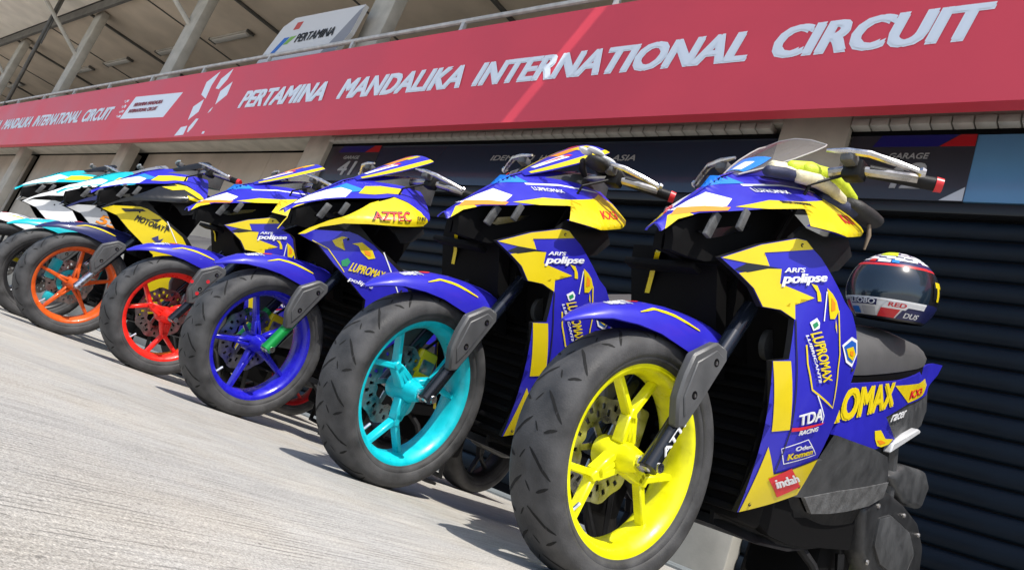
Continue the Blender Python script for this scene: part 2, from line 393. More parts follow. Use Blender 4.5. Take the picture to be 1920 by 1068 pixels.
# gallery floor, ceiling, canopy, back wall
bp_('gallery_floor', box(-66, 12, 2.90, 9.2, 3.63, 4.02), CONC, smooth=False)
bp_('back_wall', box(-66, 12, 9.2, 9.4, 0, 7.1), WALL, smooth=False)
bp_('interior_floor_wall', box(-66, 12, 3.7, 3.8, 0, 3.62), DARK, smooth=False)
ceil = bp_('ceiling', box(-66, 12, 3.1, 9.2, 6.95, 7.05), CEIL, smooth=False)
for cx in cols:
    bp_('ceiling_seam', box(cx - .62, cx - .54, 3.14, 9.2, 6.90, 6.949), BEAM, ceil, smooth=False)
    bp_('ceiling_seam', box(cx - 3.6, cx - 3.56, 3.14, 9.2, 6.93, 6.949), BEAM, ceil, smooth=False)
bp_('edge_beam', box(-66, 12, 3.03, 3.099, 6.80, 7.06), BEAM, smooth=False)
# roof canopy in sheets, one open joint lets a blade of sun through
def canopy(x0, x1):
    bp_('canopy_sheet', box(x0, x1, 1.42, 3.02, 7.10, 7.16), CREAM, smooth=False)
xs = -1.78
k = 0
while xs > -64:
    canopy(xs - 3.0, xs); xs -= 3.02
xs = -1.62
while xs < 11: canopy(xs, xs + 3.0); xs += 3.02
for i in range(6): bp_('canopy_rib', box(-64, 12, 2.70 + .05 * i, 2.73 + .05 * i, 7.161, 7.22), BEAM, smooth=False)
bp_('roof', box(-66, 12, 3.021, 9.6, 7.17, 7.35), BEAM, smooth=False)
for cx in cols[2:]:
    bp_('brace', tube([(cx - 1.5, 2.1, 7.09), (cx + .02, 3.3, 5.6)], .05, 8), CONC)
bp_('downpipe', tube([(-20.9, 2.6, 7.1), (-20.9, 2.65, 5.6), (-22.2, 2.95, 4.0)], .045, 8), BEAM)
bp_('conduit', tube([(-20.75, 2.62, 7.1), (-20.75, 2.67, 5.75)], .018, 6), BEAM)

# ceiling lights
def clight(x, first=[None]):
    if first[0] is None:
        r = empty('ceiling_light', (x, 4.78, 6.94))
        mk('housing', box(-.85, .85, -.09, .09, -.05, 0, .01), CONC, r); mk('diffuser', box(-.78, .78, -.06, .06, -.075, -.048, .012), mat('lamp_diffuser', (.62, .60, .55), .4), r)
        mk('end_cap', box(.85, .90, -.095, .095, -.06, 0, .005), BEAM, r); mk('end_cap', box(-.90, -.85, -.095, .095, -.06, 0, .005), BEAM, r); first[0] = r
        return r
    r = first[0].copy(); COL.objects.link(r); r.location.x = x
    for c in first[0].children:
        d = c.copy(); COL.objects.link(d); d.parent = r
    return r
for x, lb in ((-15.9, 'tube ceiling light of the gallery left of the white company sign'), (-18.9, 'tube ceiling light partly hidden behind the middle left column'), (-22.5, 'third tube ceiling light counted from the white sign'), (-25.4, 'fourth tube ceiling light, just left of the left column'), (-32.4, 'leftmost tube ceiling light at the photo edge')):
    tag(clight(x), lb, 'ceiling light', 'tube lights under the gallery ceiling')

# railing along the gallery
rail = empty('railing', (-15, 2.95, 4.02)); tag(rail, 'thin grey steel handrail running along the gallery above the red banner', 'railing')
RAILM = mat('galvanised_rail', (.55, .55, .53), .45, .1, var=.15, vscale=10)
mk('handrail', tube([(-50, -.06, .27), (26, -.06, .27)], .028, 8), RAILM, rail)
mk('lower_rail', box(-50, 26, -.03, .0, .03, .13), BEAM, rail, smooth=False)
pm = None
for k in range(38):
    if pm is None: o = mk('post', box(-.025, .025, -.08, -.04, -.05, .26), RAILM, rail, smooth=False); pm = o.data
    else: o = bpy.data.objects.new('post', pm); link(o, rail)
    o.location = (25.4 - 1.95 * k, 0, 0)

# red banner
BAN = mat('banner_red_vinyl', (.74, .062, .092), .45, var=.05, vscale=.9, rvar=.06, bump=.08, bscale=8)
BWH = mat('banner_white', (.84, .90, .97), .45)
YB = 2.75
ban = empty('banner', (-15, YB, 2.925)); tag(ban, 'long red fascia banner with white circuit name across the building', 'banner')
def bn(name, vf, m, parent=None, **k): return mk(name, xf(vf, lambda x, y, z: (x + 15, y - YB, z - 2.925)), m, parent or ban, smooth=False, **k)
bn('banner_sheet', box(-60, 6, YB, YB + .10, 2.925, 4.055), BAN)
yb = YB - .003
for s, a, b in (('PERTAMINA', -8.98, -6.98), ('MANDALIKA', -6.70, -4.66), ('INTERNATIONAL', -4.50, -1.745), ('CIRCUIT', -1.575, -.275)):
    bn('lettering', ftext(s, rect(a, b, 3.338, 3.602), yb, .24, .06), BWH)
for s, a, b in (('PERTAMINA', -22.6, -20.45), ('MANDALIKA', -20.2, -18.1), ('INTERNATIONAL', -17.9, -15.15), ('CIRCUIT', -14.95, -13.55)):
    bn('lettering', ftext(s, rect(a, b, 3.345, 3.615), yb, .24, .06), BWH)
for q in ([(-10.32, 3.64), (-10.36, 3.86), (-10.08, 4.02), (-10.14, 3.78), (-10.11, 3.56)], [(-9.95, 3.72), (-9.93, 3.88), (-9.70, 4.03), (-9.72, 3.86), (-9.84, 3.70)],
          [(-9.70, 3.44), (-9.75, 3.66), (-9.52, 3.80), (-9.49, 3.58)], [(-10.33, 3.21), (-10.38, 3.44), (-10.15, 3.55), (-10.12, 3.34)],
          [(-10.52, 2.95), (-10.44, 3.09), (-10.25, 3.11), (-10.24, 2.96)], [(-10.15, 3.00), (-10.18, 3.08), (-10.08, 3.22), (-10.00, 3.22), (-10.05, 3.08), (-10.12, 3.00)],
          [(-9.80, 3.30), (-9.78, 3.36), (-9.73, 3.40), (-9.75, 3.33)], [(-9.66, 2.96), (-9.66, 3.0), (-9.60, 3.0), (-9.60, 2.96)]):
    bn('flag_patch', flat(q, yb, None, '', None), BWH)
bx_ = bn('logo_plate', flat([(-13.05, 3.34), (-11.28, 3.30), (-11.02, 3.73), (-12.85, 3.765)], yb, None, '', None), BWH)
for s, a, b, z, h in (('PERTAMINA MANDALIKA', -12.72, -11.60, 3.56, .07), ('INTERNATIONAL CIRCUIT', -12.80, -11.68, 3.44, .07)):
    bn('lettering', ftext(s, rect(a, b, z, z + h), yb - .004, .2, .03), mat('logo_text_red', (.40, .05, .07), .5))
for k in range(16):
    a = -13.12 - .045 * (k % 4) - random.uniform(0, .03); z = 3.36 + .1 * (k // 4) + random.uniform(0, .02) + .02 * (k % 2)
    s_ = .045 - .007 * (k % 4)
    bn('logo_dot', flat([(a, z), (a + s_, z), (a + s_ + .03, z + s_), (a + .03, z + s_)], yb, None, '', None), BWH)

# company sign above the railing
sg = empty('company_sign', (-9.0, 3.0, 4.2)); tag(sg, 'white slanted company sign with red green blue mark above the banner', 'sign')
def sn(name, vf, m, **k): return mk(name, xf(vf, lambda x, y, z: (x + 9, y - 3.0, z - 4.2)), m, sg, smooth=False, **k)
sn('board', (lambda q: flat(q, 3.0, None, '', None, .06))([(-9.70, 4.30), (-7.72, 4.30), (-7.55, 4.55), (-7.50, 4.98), (-9.18, 5.02), (-9.42, 4.90)]), mat('sign_board_white', (.66, .65, .64), .5))
sn('board_edge', (lambda q: flat(q, 2.998, None, '', None))([(-8.05, 4.303), (-7.725, 4.303), (-7.555, 4.55), (-7.505, 4.95), (-7.58, 4.90)]), mat('sign_board_grey', (.26, .26, .28), .5))
sn('mark', flat([(-9.08, 4.80), (-8.93, 4.80), (-8.90, 4.92), (-9.05, 4.92)], 2.996, None, '', None), mat('mark_red', (.55, .06, .04), .5))
sn('mark', flat([(-9.42, 4.44), (-9.30, 4.44), (-9.08, 4.68), (-9.22, 4.68)], 2.996, None, '', None), mat('mark_blue', (.02, .14, .50), .5))
sn('mark', flat([(-9.17, 4.56), (-9.07, 4.56), (-8.90, 4.68), (-9.05, 4.68)], 2.996, None, '', None), mat('mark_green', (.20, .42, .06), .5))
sn('lettering', ftext('PERTAMINA', rect(-8.88, -7.95, 4.56, 4.70), 2.995, .25, .03), TXK)

# ------------------------------------------------------------------ race scooters
RT, RR, AX = .253, .190, .250                      # tyre radius, rim radius, axle height
TYRE_P = [(.036, .184), (.047, .191), (.0475, .1935), (.050, .1945), (.0548, .2025), (.0545, .2045), (.0572, .2065), (.0598, .2135), (.061, .226), (.056, .239), (.042, .2485), (.022, .2525), (0, .253)]
TYRE_P = TYRE_P + [(-x, r) for x, r in TYRE_P[-2::-1]]
def tyre_r(x):
    for (a, ra), (b, rb) in zip(TYRE_P[:-1], TYRE_P[1:]):
        if b <= x <= a: return ra + (rb - ra) * (a - x) / (a - b)
    return .25
def tyre_vf(n=72):
    bm = TYRE_P
    return lathe(bm + [(-.030, .180), (.030, .180)], n)
def groove_vf():
    V, F = [], []
    N = 15
    for k in range(N):
        for s in (1, -1):
            a0 = 2 * math.pi * (k + (.5 if s < 0 else 0)) / N
            for pts, w in (([(.006, 0), (.024, .06), (.044, .15), (.055, .205)], .0042), ([(.030, .30), (.052, .262)], .0034), ([(.004, .235), (.016, .30)], .003)):
                P = []
                for (x0, t0), (x1, t1) in zip(pts[:-1], pts[1:]):
                    for i in range(4): P.append((x0 + (x1 - x0) * i / 4, t0 + (t1 - t0) * i / 4))
                P.append(pts[-1]); n0 = len(V)
                for i, (x, t) in enumerate(P):
                    e = 1 - abs(2 * i / (len(P) - 1) - 1) ** 3
                    for q in (-1, 1):
                        xx = min(x, .0585) ; r = tyre_r(xx) + .0005; a = a0 + t + q * w * (.25 + .75 * e) / .25
                        V.append((s * xx, r * math.cos(a), r * math.sin(a)))
                for i in range(len(P) - 1): F.append((n0 + 2 * i, n0 + 2 * i + 1, n0 + 2 * i + 3, n0 + 2 * i + 2))
    return V, F
def bar2(p, q, w0, w1, x0, x1, bev=.003):          # cast bar in the wheel plane from p to q
    d = Vector((q[0] - p[0], q[1] - p[1])).normalized(); n = Vector((-d.y, d.x))
    poly = [(p[0] + n.x * w0, p[1] + n.y * w0), (p[0] - n.x * w0, p[1] - n.y * w0), (q[0] - n.x * w1, q[1] - n.y * w1), (q[0] + n.x * w1, q[1] + n.y * w1)]
    return prism(poly, x0, x1, bev, 1)
def rim_vf(ph=.0, nsp=3, wide=1.):
    prof = [(.040, .192), (.045, .190), (.045, .183), (.040, .177), (.031, .170), (.016, .165), (-.016, .165), (-.031, .170), (-.040, .177), (-.045, .183), (-.045, .190), (-.040, .192), (-.030, .180), (.030, .180)]
    parts = [lathe([(x * wide, r) for x, r in prof], 72)]
    for k in range(nsp):
        a = ph + 2 * math.pi * k / nsp; c = lambda r, t: (r * math.cos(t), r * math.sin(t))
        if nsp == 3:
            for q in (.55, 0, -.55): parts.append(bar2(c(.030, a + q), c(.082, a + q * .12), .008 if q else .006, .0075, -.011, .018))
            parts.append(bar2(c(.066, a), c(.098, a), .0125, .0085, -.011, .018))
            for q in (1, -1): parts.append(bar2(c(.085, a + q * .03), c(.170, a + q * .36), .0082, .0068, -.010, .014))
        else:
            for q in (.3, -.3): parts.append(bar2(c(.032, a + q), c(.080, a + q * .15), .006, .006, -.010, .015))
            parts.append(bar2(c(.070, a), c(.171, a), .0095, .0065, -.010, .014))
    parts.append(lathe([(.052, .013), (.052, .019), (.044, .022), (.022, .030), (-.02, .036), (-.045, .034), (-.045, .013)], 32))
    return join(*parts)
def disc_vf(x, r0=.058, r1=.108):
    V, F = [], []; n = 60; rs = [r0, r0 + .012, r0 + .026, r0 + .038, r1]
    for k in range(n):
        a = 2 * math.pi * k / n
        for j, r in enumerate(rs):
            rr = r + (.0035 * math.sin(a * 10) if j in (0, 4) else 0)
            V.append((x, rr * math.cos(a), rr * math.sin(a))); V.append((x - .004, rr * math.cos(a), rr * math.sin(a)))
    m = len(rs) * 2
    for k in range(n):
        for j in range(len(rs) - 1):
            if (j == 1 and k % 4 == 0) or (j == 2 and (k + 2) % 4 == 0): continue
            a, b = k * m + 2 * j, ((k + 1) % n) * m + 2 * j
            F.append((a, a + 2, b + 2, b)); F.append((a + 1, b + 1, b + 3, a + 3))
    for k in range(0, n, 10):                      # carrier arms
        a = 2 * math.pi * k / n; v, f = bar2((.03 * math.cos(a), .03 * math.sin(a)), (.064 * math.cos(a + .2), .064 * math.sin(a + .2)), .007, .006, x - .004, x, 0)
        q = len(V); V += v; F += [tuple(i + q for i in t) for t in f]
    return V, F

CROWN = [(-.272, .432, .006, .004), (-.245, .460, .028, .013), (-.205, .492, .045, .025), (-.150, .520, .058, .040), (-.090, .545, .066, .058), (-.030, .562, .071, .076), (.030, .574, .073, .088), (.080, .582, .073, .086), (.120, .585, .070, .070), (.150, .583, .064, .045)]
def crown(t):                                      # interpolated fender spine: y,z,halfwidth,drop
    t = cl(t, 0, len(CROWN) - 1.0001); i = int(t); f = t - i; return [CROWN[i][j] * (1 - f) + CROWN[i + 1][j] * f for j in range(4)]
def fender_pt(t, s, off=0.):
    y, z, hw, dr = crown(t); y2, z2 = crown(t + .3)[:2]; y1, z1 = crown(t - .3)[:2]
    d = Vector((y2 - y1, z2 - z1)).normalized(); n = Vector((-d.y, d.x)); k = dr * abs(s) ** 2.2 - off
    return (hw * math.sin(s * 1.35) / math.sin(1.35) + (off if s > .6 else 0), y - n.x * k, z - n.y * k)
def fender_vf():
    T = [i * .5 for i in range(19)]; SS = [-1 + i / 7 for i in range(15)]
    out = [[fender_pt(t, s) for s in SS] for t in T]; inn = [[fender_pt(t, s * .97, -.004) for s in SS] for t in T]
    return loft([o + i[::-1] for o, i in zip(out, inn)])
def fender_ribbon(path, w, off=.0012):
    V, F = [], []; P = []
    for a, b in zip(path[:-1], path[1:]):
        for i in range(6): P.append((a[0] + (b[0] - a[0]) * i / 6, a[1] + (b[1] - a[1]) * i / 6))
    P.append(path[-1])
    for i, (t, s) in enumerate(P):
        e = w * (1 - .75 * abs(2 * i / (len(P) - 1) - 1) ** 2)
        V.append(fender_pt(t, s + e, off)); V.append(fender_pt(t, s - e, off))
    for i in range(len(P) - 1): F.append((2 * i, 2 * i + 1, 2 * i + 3, 2 * i + 2))
    return V, F
def fender_text(s, t0, t1, s0, s1, off=.0014):
    v, f, cp = text2d(s, .2, .02); return [fender_pt(t0 + (t1 - t0) * a, s0 + (s1 - s0) * b, off + .00012 * cp[i_]) for i_, (a, b) in enumerate(v)], f

COWL = [(-.133, .683), (-.102, .724), (-.061, .762), (-.010, .794), (.053, .834), (.130, .877), (.204, .910), (.113, .828), (.160, .838), (.205, .851), (.270, .884), (.335, .917), (.368, .957), (.356, .992), (.334, 1.022), (.30, 1.068), (.20, 1.012), (.10, .957), (.03, .900), (-.02, .842), (-.06, .795), (-.10, .745), (-.136, .697)]
YBROW = [(.004, .812), (.079, .869), (.151, .905), (.25, .962), (.300, 1.00), (.345, .995), (.368, .957), (.335, .917), (.27, .884), (.205, .851), (.113, .828), (.204, .910), (.130, .877), (.06, .838)]
LEG = [(.006, .696), (.070, .760), (.135, .809), (.156, .815), (.177, .805), (.202, .796), (.299, .739), (.335, .729), (.373, .704), (.412, .664), (.426, .643), (.422, .596), (.412, .540), (.417, .485), (.414, .437), (.426, .412), (.438, .322), (.273, .235), (.240, .380), (.230, .406), (.162, .541), (.195, .560), (.180, .643), (.144, .647), (.107, .636), (.079, .665), (.044, .681)]
LEG_A = [(.007, .696), (.070, .759), (.135, .808), (.156, .814), (.176, .804), (.076, .744), (.097, .724), (.054, .709)]
LEG_B = [(.045, .681), (.095, .717), (.122, .730), (.127, .699), (.210, .707), (.167, .683), (.180, .643), (.144, .648), (.107, .637), (.080, .665)]
LEG_C = [(.426, .412), (.437, .323), (.275, .237), (.241, .380), (.299, .335)]
LEG_S = [(.1615, .541), (.199, .558), (.270, .430), (.2285, .410)]
YELB = [(-.080, .638), (-.062, .672), (-.025, .725), (.020, .775), (.060, .822), (.085, .852), (.112, .876), (.105, .860), (.170, .922), (.210, .925), (.256, .915), (.289, .894), (.272, .869), (.192, .828), (.074, .772), (.009, .735), (-.041, .690), (-.067, .648)]
COWLB = [(-.135, .685), (-.105, .728), (-.066, .765), (-.02, .803), (.023, .832), (.065, .858), (.112, .885), (.135, .900), (.168, .924), (.210, .928), (.256, .918), (.292, .897), (.300, .93), (.31, 1.0), (.30, 1.068), (.20, 1.012), (.10, .957), (.03, .900), (-.02, .842), (-.06, .795), (-.10, .745), (-.137, .697)]
LEGB = [(-.070, .640), (-.029, .678), (.063, .726), (.091, .730), (.147, .722), (.20, .700), (.277, .674), (.33, .63), (.40, .56), (.42, .45), (.438, .322), (.300, .235), (.25, .38), (.22, .48), (.20, .535), (.185, .540), (.128, .570), (.065, .600), (.0, .640)]
BANDB = [(.012, .733), (.080, .766), (.145, .729), (.292, .687), (.36, .64), (.40, .56), (.33, .63), (.277, .674), (.20, .700), (.147, .722), (.091, .730), (.063, .726)]
SEATL = [(.56, .655, .735, .085), (.66, .672, .785, .115), (.80, .724, .845, .132), (.93, .776, .900, .140), (1.03, .815, .938, .138), (1.12, .850, .962, .132), (1.26, .903, .995, .118), (1.40, .958, 1.018, .096), (1.50, 1.005, 1.030, .065)]
TAIL = [(.572, .500), (.583, .582), (.598, .640), (.80, .712), (.981, .776), (1.25, .880), (1.37, .932), (1.50, .995), (1.60, 1.035), (1.695, 1.062), (1.665, 1.015), (1.605, .962), (1.555, .905), (1.355, .832), (1.14, .752), (.93, .652), (.86, .620), (1.09, .628), (.985, .585), (.904, .552), (.75, .520)]
TAILK = [(1.60, .950), (1.575, .85), (1.50, .78), (1.30, .69), (1.088, .626), (.96, .629), (.865, .622), (.93, .650), (1.14, .750), (1.355, .830), (1.555, .903)]
FLOOR = [(.500, .405), (.560, .433), (.572, .500), (.670, .514), (.841, .540), (1.000, .556), (1.045, .530), (1.068, .498), (.900, .445), (.731, .393), (.568, .335), (.470, .315)]
FLOORR = [(.568, .335), (.731, .393), (.900, .445), (1.068, .498), (1.096, .456), (1.002, .410), (.85, .362), (.741, .332), (.648, .311)]
BELLY = [(.300, .235), (.438, .288), (.535, .317), (.570, .334), (.648, .311), (.741, .332), (1.002, .410), (1.057, .435), (.985, .334), (.831, .253), (.70, .225), (.557, .211), (.42, .196), (.31, .20)]
CVT = [(1.00, .40), (1.08, .465), (1.20, .490), (1.36, .488), (1.54, .470), (1.66, .41), (1.69, .33), (1.62, .25), (1.42, .205), (1.22, .215), (1.06, .28)]
AIRB = [(1.16, .53), (1.30, .60), (1.52, .635), (1.60, .60), (1.56, .51), (1.36, .49)]

def build_bike(c):
    root = empty('race_scooter', (c['x'], c['y'], 0), c.get('yaw', 0), c.get('lean', 0)); tag(root, c['label'], 'scooter', 'race scooters parked in a row')
    st = R(c.get('steer', 0)); PIV = (.10,)
    def steer(vf):
        cs, sn_ = math.cos(st), math.sin(st)
        return xf(vf, lambda x, y, z: (x * cs - y * sn_, x * sn_ + y * cs, z))
    def P(name, vf, m, parent=None, **k): return mk(name, vf, m, parent or root, **k)
    def PS(name, vf, m, parent=None, **k): return mk(name, steer(vf), m, parent or root, **k)
    far = c.get('far', False)
    paintA, paintB, paintL = c['brow'], c['accent'], c['leg']
    # ---- front wheel
    mv = lambda vf, y=0., z=AX: xf(vf, lambda a, b, d: (a, b + y, d + z))
    ty = PS('tyre', xf(mv(tyre_vf(96)), lambda a, b, d: (a, b, max(d, .0006))), RUBBER, ang=60); PS('tread_groove', mv(groove_vf()), GROOVE, ty, smooth=False)['kind'] = 'stuff'
    PS('rim', mv(rim_vf(c.get('ph', .3), c.get('nsp', 3))), c['rim'], ang=40)
    PS('valve', tube([(.012, .166 * math.cos(-2.2), AX + .166 * math.sin(-2.2)), (.014, .140 * math.cos(-2.2), AX + .140 * math.sin(-2.2))], .004, 6), ALU)
    PS('brake_disc', mv(disc_vf(-.050)), STEEL, smooth=False)
    PS('caliper', box(-.085, -.045, .05, .115, AX + .03, AX + .12, .01), c.get('caliper', YEL))
    PS('axle_nut', join(mv(lathe([(.052, .0), (.052, .013), (.080, .013), (.084, .010), (.104, .010), (.104, 0)], 12)), mv(lathe([(.060, .017), (.066, .017), (.066, .010), (.060, .010)], 20))), ALU, ang=25)
    # ---- fork
    for s in (1, -1):
        PS('fork_leg', tube([(s * .080, -.008, AX - .008), (s * .080, .008, AX + .032), (s * .080, .046, AX + .125)], [.020, .0185, .018], 14), c['fork'])
        PS('fork_tube', tube([(s * .080, .044, AX + .12), (s * .080, .165, AX + .40)], .0185, 14), CARBON)
        cv = [(-.004, .480), (.058, .529), (.098, .527), (.107, .505), (.064, .400), (.036, .340), (.010, .332), (-.013, .384), (-.013, .432)]
        co = PS('fork_cover', prism([(y, z) for y, z in cv], s * .080, s * .104, .005, 1) if s > 0 else prism(cv, -.104, -.080, .005, 1), PLASTC)
        PS('cover_ridge', prism([(.008, .468), (.058, .512), (.086, .507), (.044, .402), (.020, .358), (.000, .392)], *((.103, .1075) if s > 0 else (-.1075, -.103)), .002, 1), PLASTC, co)
        if s > 0:
            for (y, z) in ((.066, .488), (.028, .406)):
                PS('bolt_hole', lathe([(.1070, .0005), (.1070, .0085), (.1080, .0085), (.1080, .0005)], 14, (0, y, z)), DARK, co); PS('bolt', lathe([(.1079, .0003), (.1088, .0045), (.1081, .0045)], 8, (0, y, z - .001)), STEEL, co)
            for (y, z, m) in c.get('dots', ()): PS('sticker', lathe([(.1074, .0003), (.1080, .008), (.1074, .008)], 10, (0, y, z)), m, co)
    PS('brake_hose', tube([(-.070, .075, AX + .12), (-.062, .13, AX + .20), (-.085, .16, AX + .30), (-.06, .20, AX + .44)], .0045, 6), PLAST)
    PS('sensor_wire', tube([(.062, .02, AX + .02), (.060, .06, AX + .09), (.064, .10, AX + .20), (.07, .15, AX + .30)], .003, 6), PLAST)
    if c.get('logos') == 'M':
        PS('disc_carrier', mv(lathe([(-.040, .040), (-.040, .062), (-.046, .062), (-.046, .040)], 30)), CYAN)
        PS('front_caliper', box(-.046, -.020, -.125, -.075, AX - .02, AX + .085, .012), CYAN); PS('front_caliper', box(-.046, -.020, -.085, -.03, AX - .125, AX - .075, .012), CYAN)
    PS('caliper_bridge', box(-.088, -.042, .058, .108, AX + .055, AX + .095, .006), STEEL)
    if c.get('clear'): PS('lettering', text_skin('ATTI', [(.008, .272), (.042, .348), (.028, .354), (-.006, .278)], lambda y, z: .0990, 0, .0, .05), TXW, smooth=False)
    # ---- front fender
    fe = PS('front_fender', fender_vf(), c['fender'], ang=50)
    PS('stripe', fender_ribbon([(3.2, .66), (3.9, .50), (4.6, .50), (5.4, .56), (6.3, .64)], .045), c.get('fstripe', YEL), fe)
    PS('lettering', fender_text('PIRELLI', 2.2, 3.2, .10, .38), TXW if c['fender'] is not WHITE else TXK, fe, smooth=False)
    PS('sticker', fender_ribbon([(3.3, .05), (3.9, .0)], .12), TXR, fe)
    # ---- nose cowl: two halves
    var = c['kind']
    cw = COWL if var == 'N' else COWLB
    cows = []
    for s in (1, -1):
        cow = P('nose_cowl', panel(cw, S2, 0, .006, .0125, s), [paintA, VOID], ang=40); cows.append(cow)
        if var == 'N':
            P('decal', panel(YBROW, S2, 0.0024, 0, .0125, s), paintB, cow)
            P('decal', panel([(-.128, .690), (-.100, .727), (-.072, .752), (-.085, .757), (-.112, .728)], S2, 0.0024, 0, .0125, s), paintB, cow)
            P('decal', panel([(-.112, .738), (-.085, .757), (-.045, .782), (-.010, .805), (.012, .835), (-.02, .833), (-.06, .792), (-.092, .756)], S2, 0.0025, 0, .0125, s), TXW, cow)
            P('decal', panel([(-.108, .731), (-.06, .766), (-.015, .793), (-.005, .806), (-.045, .787), (-.09, .758)], S2, 0.0034, 0, .0125, s), TXO if s > 0 else TXR, cow)
            P('decal', panel([(.02, .875), (.07, .905), (.05, .912), (.00, .885), (-.02, .845)], S2, 0.0025, 0, .0125, s), LBLUE, cow)
            P('decal', ribbon([(.06, .895), (.15, .945), (.25, .985), (.30, 1.005)], .004, S2, .002, s), TXW, cow)
        else:
            pass
            P('decal', panel([(-.10, .745), (-.03, .80), (.02, .85), (.09, .90), (.04, .895), (-.01, .845), (-.06, .79)], S2, 0.0025, 0, .0125, s), c.get('browd', LBLUE), cow)
            P('decal', panel([(-.112, .730), (-.075, .762), (-.03, .800), (.02, .835), (.045, .872), (.02, .868), (-.02, .835), (-.07, .785), (-.10, .750)], S2, 0.0030, 0, .0125, s), TXW, cow)
            P('decal', panel([(.06, .872), (.105, .895), (.15, .925), (.20, .950), (.21, .975), (.14, .945), (.09, .915)], S2, 0.0030, 0, .0125, s), YEL, cow)
    if c.get('yelb', True) and var == 'B':             # side wing of the older nose shape
        for s in (1, -1): wg = P('nose_wing', panel(YELB, S2, .0, .006, .0125, s), [paintB, PLAST], ang=40)
    if c.get('logos') == 'M':
        for q in ([(.15, .905), (.20, .922), (.26, .912), (.29, .893), (.26, .885), (.21, .895)], [(.10, .862), (.165, .905), (.19, .900), (.14, .868)], [(.20, .876), (.26, .880), (.27, .870), (.21, .858)]): P('decal', panel(q, S2, .0024, 0, .0125), YEL, cows[0])
    left = cows[0]
    for (s, q, S, off, m, sh) in c.get('cowl_text', ()): P('lettering', text_skin(s, q, S, off, sh), m, left, smooth=False)
    # headlight housing, black, set back
    SH = lambda y, z: max(.012, .42 * min(S2(y, z), S1(y, z)))
    HS = [(-.085, .665), (-.10, .715), (-.02, .785), (.06, .83), (.15, .885), (.22, .905), (.19, .86), (.17, .80), (.13, .75), (.02, .69)]
    for s in (1, -1):
        hh = P('headlight_housing', panel(HS, SH, 0, .02, .03, s), [VOID, VOID])
        P('lamp_lens', panel([(-.03, .735), (.03, .775), (.11, .825), (.10, .805), (.02, .745)], SH, .004, .004, .03, s), mat('dark_lens', (.006, .006, .008), .15, 0, .3), hh)
    for s in (1, -1):
        P('bracket', xf(box(-.005, .005, -.012, .012, 0, .06, .002), lambda x, y, z, s=s: (s * (.055 + x), -.03 + y + z * .25, .725 + z)), PLASTM); P('bracket', xf(box(-.005, .005, -.010, .010, 0, .05, .002), lambda x, y, z, s=s: (s * (.095 + x), .015 + y + z * .2, .765 + z)), PLASTM)
        P('side_pod', panel([(.154, .846), (.205, .850), (.272, .880), (.300, .85), (.27, .80), (.234, .775), (.202, .796), (.177, .805), (.156, .815), (.135, .809)], S1, -.012, .01, .03, s), [PLAST, PLAST])
    # ---- leg shields
    for s in (1, -1):
        lg = P('leg_shield', panel(LEG if var == 'N' else LEGB, S1, 0, .013, .02, s, True), [paintL, VOID, paintB if var == 'N' and s < 0 else PLAST], ang=40)
        if var == 'N':
            for q in (LEG_A, LEG_B, LEG_C, LEG_S): P('decal', panel(q, S1, .0018, 0, .02, s), paintB, lg)
            P('groove', panel([(.035, .684), (.054, .708), (.097, .723), (.122, .731), (.095, .717), (.060, .690)], S1, .002, 0, .025, s), BLACKP, lg)
            P('trim', ribbon([(.181, .643), (.196, .600), (.272, .432), (.300, .336), (.425, .411)], .003, S1, .0024, s), TXK, lg)
        else:
            P('side_band', panel(BANDB, S1, -.004, .008, .03, s), [PLAST, PLAST])
            P('decal', ribbon([(.185, .715), (.30, .60), (.34, .54)], .004, S1, .0018, s), TXW, lg)
        if s > 0:
            def T(t, q, m, off=.0032, sh=.12, b=.025): P('lettering', text_skin(t, q, S1, off, sh, b), m, lg, smooth=False)
            if c.get('logos') == 'N':
                T('polipse', [(.130, .693), (.228, .748), (.222, .772), (.126, .722)], TXW, .0034, .1, .05); T("ARI'S", [(.128, .725), (.170, .747), (.168, .757), (.126, .736)], TXW)
                P('decal', panel([(.234, .742), (.253, .737), (.270, .728), (.284, .712), (.279, .690), (.265, .684), (.256, .700), (.246, .722)], S1, .0022, 0, .03), YEL, lg)
                P('decal', panel([(.252, .728), (.266, .722), (.272, .708), (.262, .700), (.258, .712)], S1, .0030, 0, .03), TXO, lg)
                P('decal', panel([(.193, .732), (.208, .735), (.222, .722), (.229, .708), (.220, .704), (.211, .722)], S1, .0022, 0, .03), YEL, lg)
                P('decal', panel([(.282, .690), (.290, .680), (.298, .664), (.288, .674)], S1, .0022, 0, .03), TXY, lg)
                P('decal', ribbon([(.236, .735), (.246, .690), (.250, .672)], .003, S1, .0024), TXW, lg)
                P('decal', ribbon([(.284, .712), (.300, .680), (.318, .645), (.327, .629), (.335, .600), (.372, .518), (.278, .526), (.240, .570), (.222, .605)], .0042, S1, .0022), TXY, lg)
                P('decal', panel([(.215, .653), (.229, .670), (.240, .664), (.243, .652), (.229, .640)], S1, .0022, 0, .03), TXW, lg); P('decal', panel([(.222, .652), (.231, .663), (.238, .657), (.230, .645)], S1, .003, 0, .03), TXG, lg)
                T('LUPROMAX', [(.222, .630), (.300, .551), (.326, .566), (.249, .649)], TXY, .003, .05, .03); T('LUBRICANTS', [(.212, .622), (.288, .545), (.294, .549), (.217, .627)], TXW)
                P('decal', ribbon([(.300, .522), (.352, .492), (.358, .478)], .003, S1, .0022), TXW, lg)
